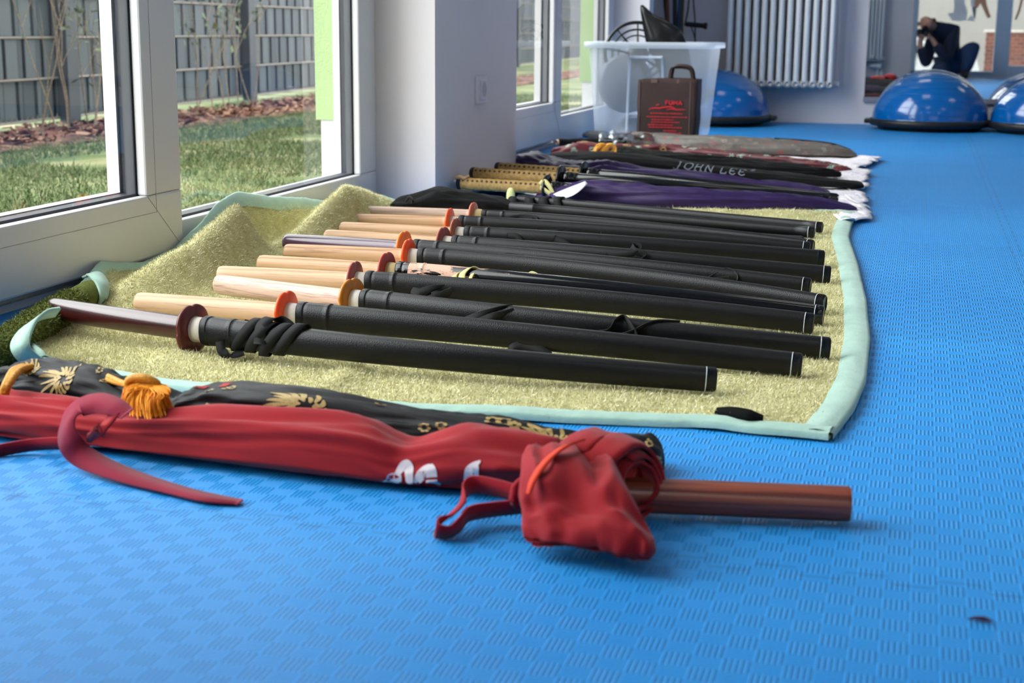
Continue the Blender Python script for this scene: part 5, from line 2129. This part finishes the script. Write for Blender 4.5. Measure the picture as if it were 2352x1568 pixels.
m.build('pane', glass, w3)
# martial-arts silhouettes stuck on the shop glass
YD = YB - .046
def mr(px, py):
    q_ = PY(px, py, 2 * YF - YD)
    return (q_[0], YD, q_[2])


m = MB()
poly = lambda pts, mt: m.add([mr(*p) for p in pts], [tuple(range(len(pts)))], mt, False)
poly([(2186, -40), (2214, -40), (2216, 8), (2222, 26), (2220, 46), (2206, 49), (2186, 47), (2177, 31), (2190, 29), (2192, 12)], 0)
poly([(2228, -40), (2243, -40), (2238, 16), (2230, 14)], 0)
poly([(2240, -40), (2262, -40), (2266, 10), (2276, 40), (2268, 42), (2252, 8), (2246, 18), (2238, 18)], 1)
poly([(2232, 16), (2243, 16), (2240, 44), (2236, 40)], 2)
poly([(2220, 47), (2240, 49), (2232, 34), (2224, 42)], 0)
poly([(2346, -10), (2352, -8), (2342, 30), (2334, 46), (2330, 44), (2338, 24)], 1)
o = m.build('glass_decal', [M('decal_white', lin(236, 236, 236), .6), M('decal_tan', lin(216, 156, 118), .6), M('decal_grey', lin(128, 128, 132), .6)], loc=mr(2230, 30))
tag(o, 'white and tan fighter silhouette decals on the shop window, seen in the mirror', 'decal')

# street outside the shop window: pale building, brick fence and a white car
m = MB().box((-14, -20, -1.0), (16, -.8, -.9))
struct(m.build('pavement_outside', M('paving', lin(150, 146, 140), .9, .2, var=.1)))
m = MB().box((-14, -20.4, -.9), (16, -20, 13))
struct(m.build('wall_street', M('beige_facade', lin(150, 146, 140), .9, .1, var=.03)))
k = NT('red_brick')
br = k.n('ShaderNodeTexBrick')
br.inputs['Color1'].default_value = lin(122, 70, 54)
br.inputs['Color2'].default_value = lin(96, 56, 46)
br.inputs['Mortar'].default_value = lin(120, 106, 96)
br.inputs['Scale'].default_value = 4
tcn = k.n('ShaderNodeTexCoord')
mpn = k.n('ShaderNodeMapping')
mpn.inputs['Rotation'].default_value = (math.pi / 2, 0, 0)
k.l(tcn.outputs['Object'], mpn.inputs[0])
k.l(mpn.outputs[0], br.inputs['Vector'])
k.l(br.outputs['Color'], k.b.inputs['Base Color'])
k.b.inputs['Roughness'].default_value = .9
m = MB().box((1.0, -12.2, -.9), (9, -12.0, .44))
o = m.build('brick_fence', k.m, loc=(3, -12, -.9))
tag(o, 'low red brick fence across the street, seen in the mirror', 'fence')
k2 = M('fence_cap', lin(190, 180, 170), .8)
MB().box((.97, -12.23, .44), (9, -11.97, .48)).build('coping', k2, o)
carr = empty('parked_car', (-1.05, -10.6, -.9), 'white parked car outside the shop window, seen in the mirror', 'car')
prof = [(-1.9, .28), (-1.95, .6), (-1.75, .82), (-1.05, .92), (-.5, 1.36), (.6, 1.42), (1.35, 1.05), (1.85, .95), (1.95, .6), (1.9, .28)]
m = MB()
rows = []
for yy, k_ in ((-.78, .96), (-.72, 1.0), (.72, 1.0), (.78, .96)):
    rows.append([(-1.05 + px_ * k_, -10.6 + yy, -.9 + pz * (k_ if pz > .9 else 1)) for px_, pz in prof])
m.grid(rows, cv=True, caps=True, smooth=False)
bevel(m.build('body', M('car_white', lin(176, 176, 174), .25, .5, coat=.4), carr), .03)
m = MB()
for sy in (-.79, .79):
    m.add([(-1.97, -10.6 + sy, .04), (-1.5, -10.6 + sy, .40), (-.5, -10.6 + sy, .45), (.1, -10.6 + sy, .12)], [(0, 1, 2, 3)], 0, False)
m.build('side_glass', M('car_glass', lin(40, 46, 50), .1, .6), carr)
for xw in (-1.2, 1.2):
    for sy in (-.72, .72):
        m = MB()
        disc(m, np.array([xw - 1.05, -10.6 + sy, -.6]), (0, 1, 0), .30, .2, shape=lambda t, r: r, n=32)
        m.build('wheel', M('tyre_black', lin(24, 24, 26), .8), carr)

# ------------------------------------------------------------------ photographer crouching behind the camera
def skin_body(name, verts, edges, radii, mats, parent, sub=2, root_i=0, loc=None):
    me = bpy.data.meshes.new(name)
    L = np.array(parent.location) if parent is not None else np.array(loc, float)
    me.from_pydata([tuple(np.array(v) - L) for v in verts], edges, [])
    o = bpy.data.objects.new(name, me)
    COL.objects.link(o)
    if parent is not None:
        o.parent = parent
    else:
        o.location = L.tolist()
    md_ = o.modifiers.new('skin', 'SKIN')
    md_.use_smooth_shade = True
    for sv, r in zip(me.skin_vertices[0].data, radii):
        sv.radius = (r, r) if np.isscalar(r) else r
    for q, sv in enumerate(me.skin_vertices[0].data):
        sv.use_root = q == root_i
    ms = o.modifiers.new('sub', 'SUBSURF')
    ms.levels = ms.render_levels = sub
    me.materials.append(mats)
    return o


skin_m = M('skin', lin(196, 142, 122), .55, .35, var=.06, vscale=20, sss=.1)
navy_m = cloth('navy_jacket', (24, 32, 52), .8, .2)
jean_m = cloth('blue_jeans', (40, 58, 92), .85, .2, .15)
shoe_m = M('dark_shoe', lin(34, 34, 38), .6)
hair_m = M('grey_brown_hair', lin(78, 62, 56), .7, var=.2, vscale=200)
J = dict(pel=(.25, -.36, .13), sp=(.245, -.34, .30), ch=(.18, -.27, .465), nk=(.085, -.20, .475), hd0=(.05, -.165, .50), hd1=(.005, -.125, .515), hd2=(-.015, -.10, .505),
         sR=(.262, -.25, .455), eR=(.215, -.11, .17), wR=(.085, -.075, .345), hR=(.062, -.062, .385),
         sL=(.07, -.22, .395), eL=(.03, -.12, .12), wL=(-.04, -.065, .325), hL=(-.03, -.05, .365),
         hp1=(.33, -.36, .15), k1=(.455, -.16, .325), a1=(.385, -.25, .06), t1=(.395, -.13, .03),
         hp2=(.19, -.34, .11), k2=(.14, -.08, .065), a2=(.17, -.40, .05), t2=(.17, -.47, .03))
V, Ed, Rd, ix = [], [], [], {}


def addj(n_, r, par=None):
    ix[n_] = len(V)
    V.append(J[n_])
    Rd.append(r)
    if par:
        Ed.append((ix[par], ix[n_]))


for n_, r, p in (('pel', .085, None), ('sp', .085, 'pel'), ('ch', .09, 'sp'), ('nk', .045, 'ch'), ('hd0', .05, 'nk'), ('hd1', .078, 'hd0'), ('hd2', .066, 'hd1'),
                 ('sR', .048, 'ch'), ('eR', .036, 'sR'), ('wR', .024, 'eR'), ('hR', .03, 'wR'), ('sL', .048, 'ch'), ('eL', .036, 'sL'), ('wL', .024, 'eL'), ('hL', .03, 'wL'),
                 ('hp1', .075, 'pel'), ('k1', .055, 'hp1'), ('a1', .034, 'k1'), ('t1', .028, 'a1'), ('hp2', .075, 'pel'), ('k2', .052, 'hp2'), ('a2', .034, 'k2'), ('t2', .028, 'a2')):
    addj(n_, r, p)
# fingers closed on the camera: chains rooted in each palm
for hand, base, tips in (('hR', J['hR'], [(-.030, .020, .034), (-.034, .026, .018), (-.034, .028, .004), (-.030, .028, -.010), (-.020, .0, .03)]),
                         ('hL', J['hL'], [(-.012, .030, .036), (.006, .034, .034), (.022, .032, .030), (.034, .024, .026), (-.030, .012, .030)])):
    for q, d in enumerate(tips):
        b0 = np.array(base)
        d = np.array(d)
        for jn, (fr, rr_) in enumerate(((.55, .010), (.9, .0088), (1.15, .0075))):
            nm = '%s_f%d_%d' % (hand, q, jn)
            J[nm] = tuple(b0 + d * fr + np.array([0, .006 * jn, 0]))
            addj(nm, rr_, hand if jn == 0 else '%s_f%d_%d' % (hand, q, jn - 1))
pl = (.22, -.32, .0)
proot = skin_body('person', V, Ed, Rd, skin_m, None, 2, 0, pl)
tag(proot, 'crouching person in navy jacket and jeans holding a camera, seen in the mirror', 'person')


def garment(name, names, parent_of, extra, mat):
    v, e, r, m_ = [], [], [], {}
    for n_ in names:
        m_[n_] = len(v)
        v.append(J[n_])
        r.append(Rd[ix[n_]] + extra)
        p = parent_of.get(n_)
        if p is not None:
            e.append((m_[p], m_[n_]))
    return skin_body(name, v, e, r, mat, proot, 2)


J['cufR'] = tuple(np.array(J['wR']) * .9 + np.array(J['eR']) * .1)
J['cufL'] = tuple(np.array(J['wL']) * .9 + np.array(J['eL']) * .1)
for n_ in ('cufR', 'cufL'):
    ix[n_] = len(Rd)
    Rd.append(.028)
garment('jacket', ['pel', 'sp', 'ch', 'nk', 'sR', 'eR', 'cufR', 'sL', 'eL', 'cufL'], dict(sp='pel', ch='sp', nk='ch', sR='ch', eR='sR', cufR='eR', sL='ch', eL='sL', cufL='eL'), .020, navy_m)
garment('trousers', ['pel', 'hp1', 'k1', 'a1', 'hp2', 'k2', 'a2'], dict(hp1='pel', k1='hp1', a1='k1', hp2='pel', k2='hp2', a2='k2'), .024, jean_m)
for a_, t_ in (('a1', 't1'), ('a2', 't2')):
    m = MB()
    A, B = np.array(J[a_]), np.array(J[t_])
    m.sweep([A + (A - B) * .3 + np.array([0, 0, -.01]), A + np.array([0, 0, -.005]), (A + B) / 2, B + (B - A) * .3], [.025, .042, .036, .018], [.022, .036, .04, .022], n=16)
    m.build('shoe', shoe_m, proot)
m = MB()                                                # hair at the back and sides
hc = np.array(J['hd1'])
rows = []
for i in range(9):
    ph = math.radians(58 + 8 * i)
    rows.append([hc + np.array([.02, -.012, .004]) + np.array([.076 * math.sin(ph) * math.cos(t), -.01 + .082 * math.sin(ph) * math.sin(t), .078 * math.cos(ph)]) for t in np.linspace(math.radians(-190), math.radians(20), 22)])
m.grid(rows)
m.build('hair', hair_m, proot)
m = MB()
for sx_ in (.078, -.068):
    c = hc + np.array([sx_, .0, -.012])
    m.sweep([c + np.array([0, -.012, -.02]), c + np.array([.004, -.004, 0]), c + np.array([0, .006, .022])], [.006, .012, .006], [.005, .008, .005], n=10, up=(1, 0, 0))
m.build('ear', skin_m, proot)
m = MB()
m.sweep([hc + np.array([-.012, .074, .012]), hc + np.array([-.012, .088, -.008]), hc + np.array([-.012, .094, -.022]), hc + np.array([-.012, .084, -.028])], [.006, .009, .012, .006], n=10)
m.build('nose', skin_m, proot)

croot = empty('photo_camera', (0, -.06, .40), 'black photo camera held at the face of the crouching person, in the mirror', 'camera')
blackp = M('camera_black', lin(18, 18, 20), .45, .4)
m = MB()
m.box((-.068, -.095, .385), (.068, -.045, .462))
bevel(m.build('body', blackp, croot), .012, 3)
m = MB()
m.add([(-.03, -.09, .46), (.03, -.09, .46), (.03, -.045, .46), (-.03, -.045, .46), (-.016, -.085, .492), (.016, -.085, .492), (.016, -.042, .486), (-.016, -.042, .486)], [(0, 1, 5, 4), (1, 2, 6, 5), (2, 3, 7, 6), (3, 0, 4, 7), (4, 5, 6, 7)], 0, False)
bevel(m.build('viewfinder_hump', blackp, croot), .004)
m = MB()
m.sweep([(0, -.05, .43), (0, -.04, .43), (0, -.016, .43), (0, -.012, .43)], [.036, .034, .033, .030], n=32)
m.build('lens', blackp, croot)
m = MB()
m.ribbon([(-.07, -.07, .45), (-.085, -.09, .36), (-.06, -.06, .2), (-.055, -.05, .12)], .008, (0, -.4, 1), .002)
m.build('neck_strap', blackp, croot)

# ------------------------------------------------------------------ ceiling lamps
lamp = emit('lamp_diffuser', (1.0, .88, .74, 1), 3.2)
for (x, y) in ((-.3, 1.2), (-.3, 3.6), (-.3, 6.0), (1.9, 1.2), (1.9, 3.6), (1.9, 6.0)):
    rt = empty('ceiling_light', (x, y, ZC - .02), 'square white ceiling lamp panel', 'ceiling lamp', 'ceiling lamp panels')
    MB().box((x - .30, y - .30, ZC - .035), (x + .30, y + .30, ZC - .001)).build('frame', sockw, rt)
    MB().box((x - .28, y - .28, ZC - .038), (x + .28, y + .28, ZC - .0355)).build('diffuser', lamp, rt)

# ------------------------------------------------------------------ sky, camera, exposure
w = bpy.data.worlds.new('sky')
scene.world = w
w.use_nodes = True
nt = w.node_tree
bg = nt.nodes['Background']
tc = nt.nodes.new('ShaderNodeTexCoord')
sp = nt.nodes.new('ShaderNodeSeparateXYZ')
nt.links.new(tc.outputs['Generated'], sp.inputs[0])
rp_ = nt.nodes.new('ShaderNodeValToRGB')
rp_.color_ramp.elements[0].position = .0
rp_.color_ramp.elements[0].color = (.95, .975, 1.0, 1)
rp_.color_ramp.elements[1].position = .8
rp_.color_ramp.elements[1].color = (1.0, 1.0, 1.0, 1)
nt.links.new(sp.outputs[2], rp_.inputs[0])
dt = nt.nodes.new('ShaderNodeVectorMath')
dt.operation = 'DOT_PRODUCT'
dt.inputs[1].default_value = (-.76, -.42, .50)
nt.links.new(tc.outputs['Generated'], dt.inputs[0])


def wmath(op, a, b):
    nd = nt.nodes.new('ShaderNodeMath')
    nd.operation = op
    for i_, v_ in enumerate((a, b)):
        if isinstance(v_, (int, float)):
            nd.inputs[i_].default_value = v_
        else:
            nt.links.new(v_, nd.inputs[i_])
    return nd.outputs[0]


glow = wmath('POWER', wmath('MAXIMUM', dt.outputs['Value'], 0.0), 3.0)
nt.links.new(wmath('ADD', 3.9, wmath('MULTIPLY', glow, 8.2)), bg.inputs['Strength'])
nt.links.new(rp_.outputs[0], bg.inputs['Color'])

cam = bpy.data.cameras.new('camera')
co = bpy.data.objects.new('camera', cam)
COL.objects.link(co)
from mathutils import Matrix
co.matrix_world = Matrix(((R[0][0], R[0][1], R[0][2], 0), (R[1][0], R[1][1], R[1][2], 0), (R[2][0], R[2][1], R[2][2], H), (0, 0, 0, 1)))
cam.sensor_fit = 'HORIZONTAL'
cam.sensor_width = 22.3
cam.lens = F / 2352 * 22.3
cam.clip_start = .02
cam.dof.use_dof = True
cam.dof.focus_distance = 2.35
cam.dof.aperture_fstop = 5.6
scene.camera = co
vs = scene.view_settings
scene.cycles.max_bounces = 6
scene.cycles.diffuse_bounces = 3
scene.cycles.glossy_bounces = 3
scene.cycles.caustics_reflective = False
scene.cycles.caustics_refractive = False
vs.view_transform = 'Standard'
vs.look = 'None'
vs.gamma = 1.0
vs.use_curve_mapping = False
vs.exposure = -0.14
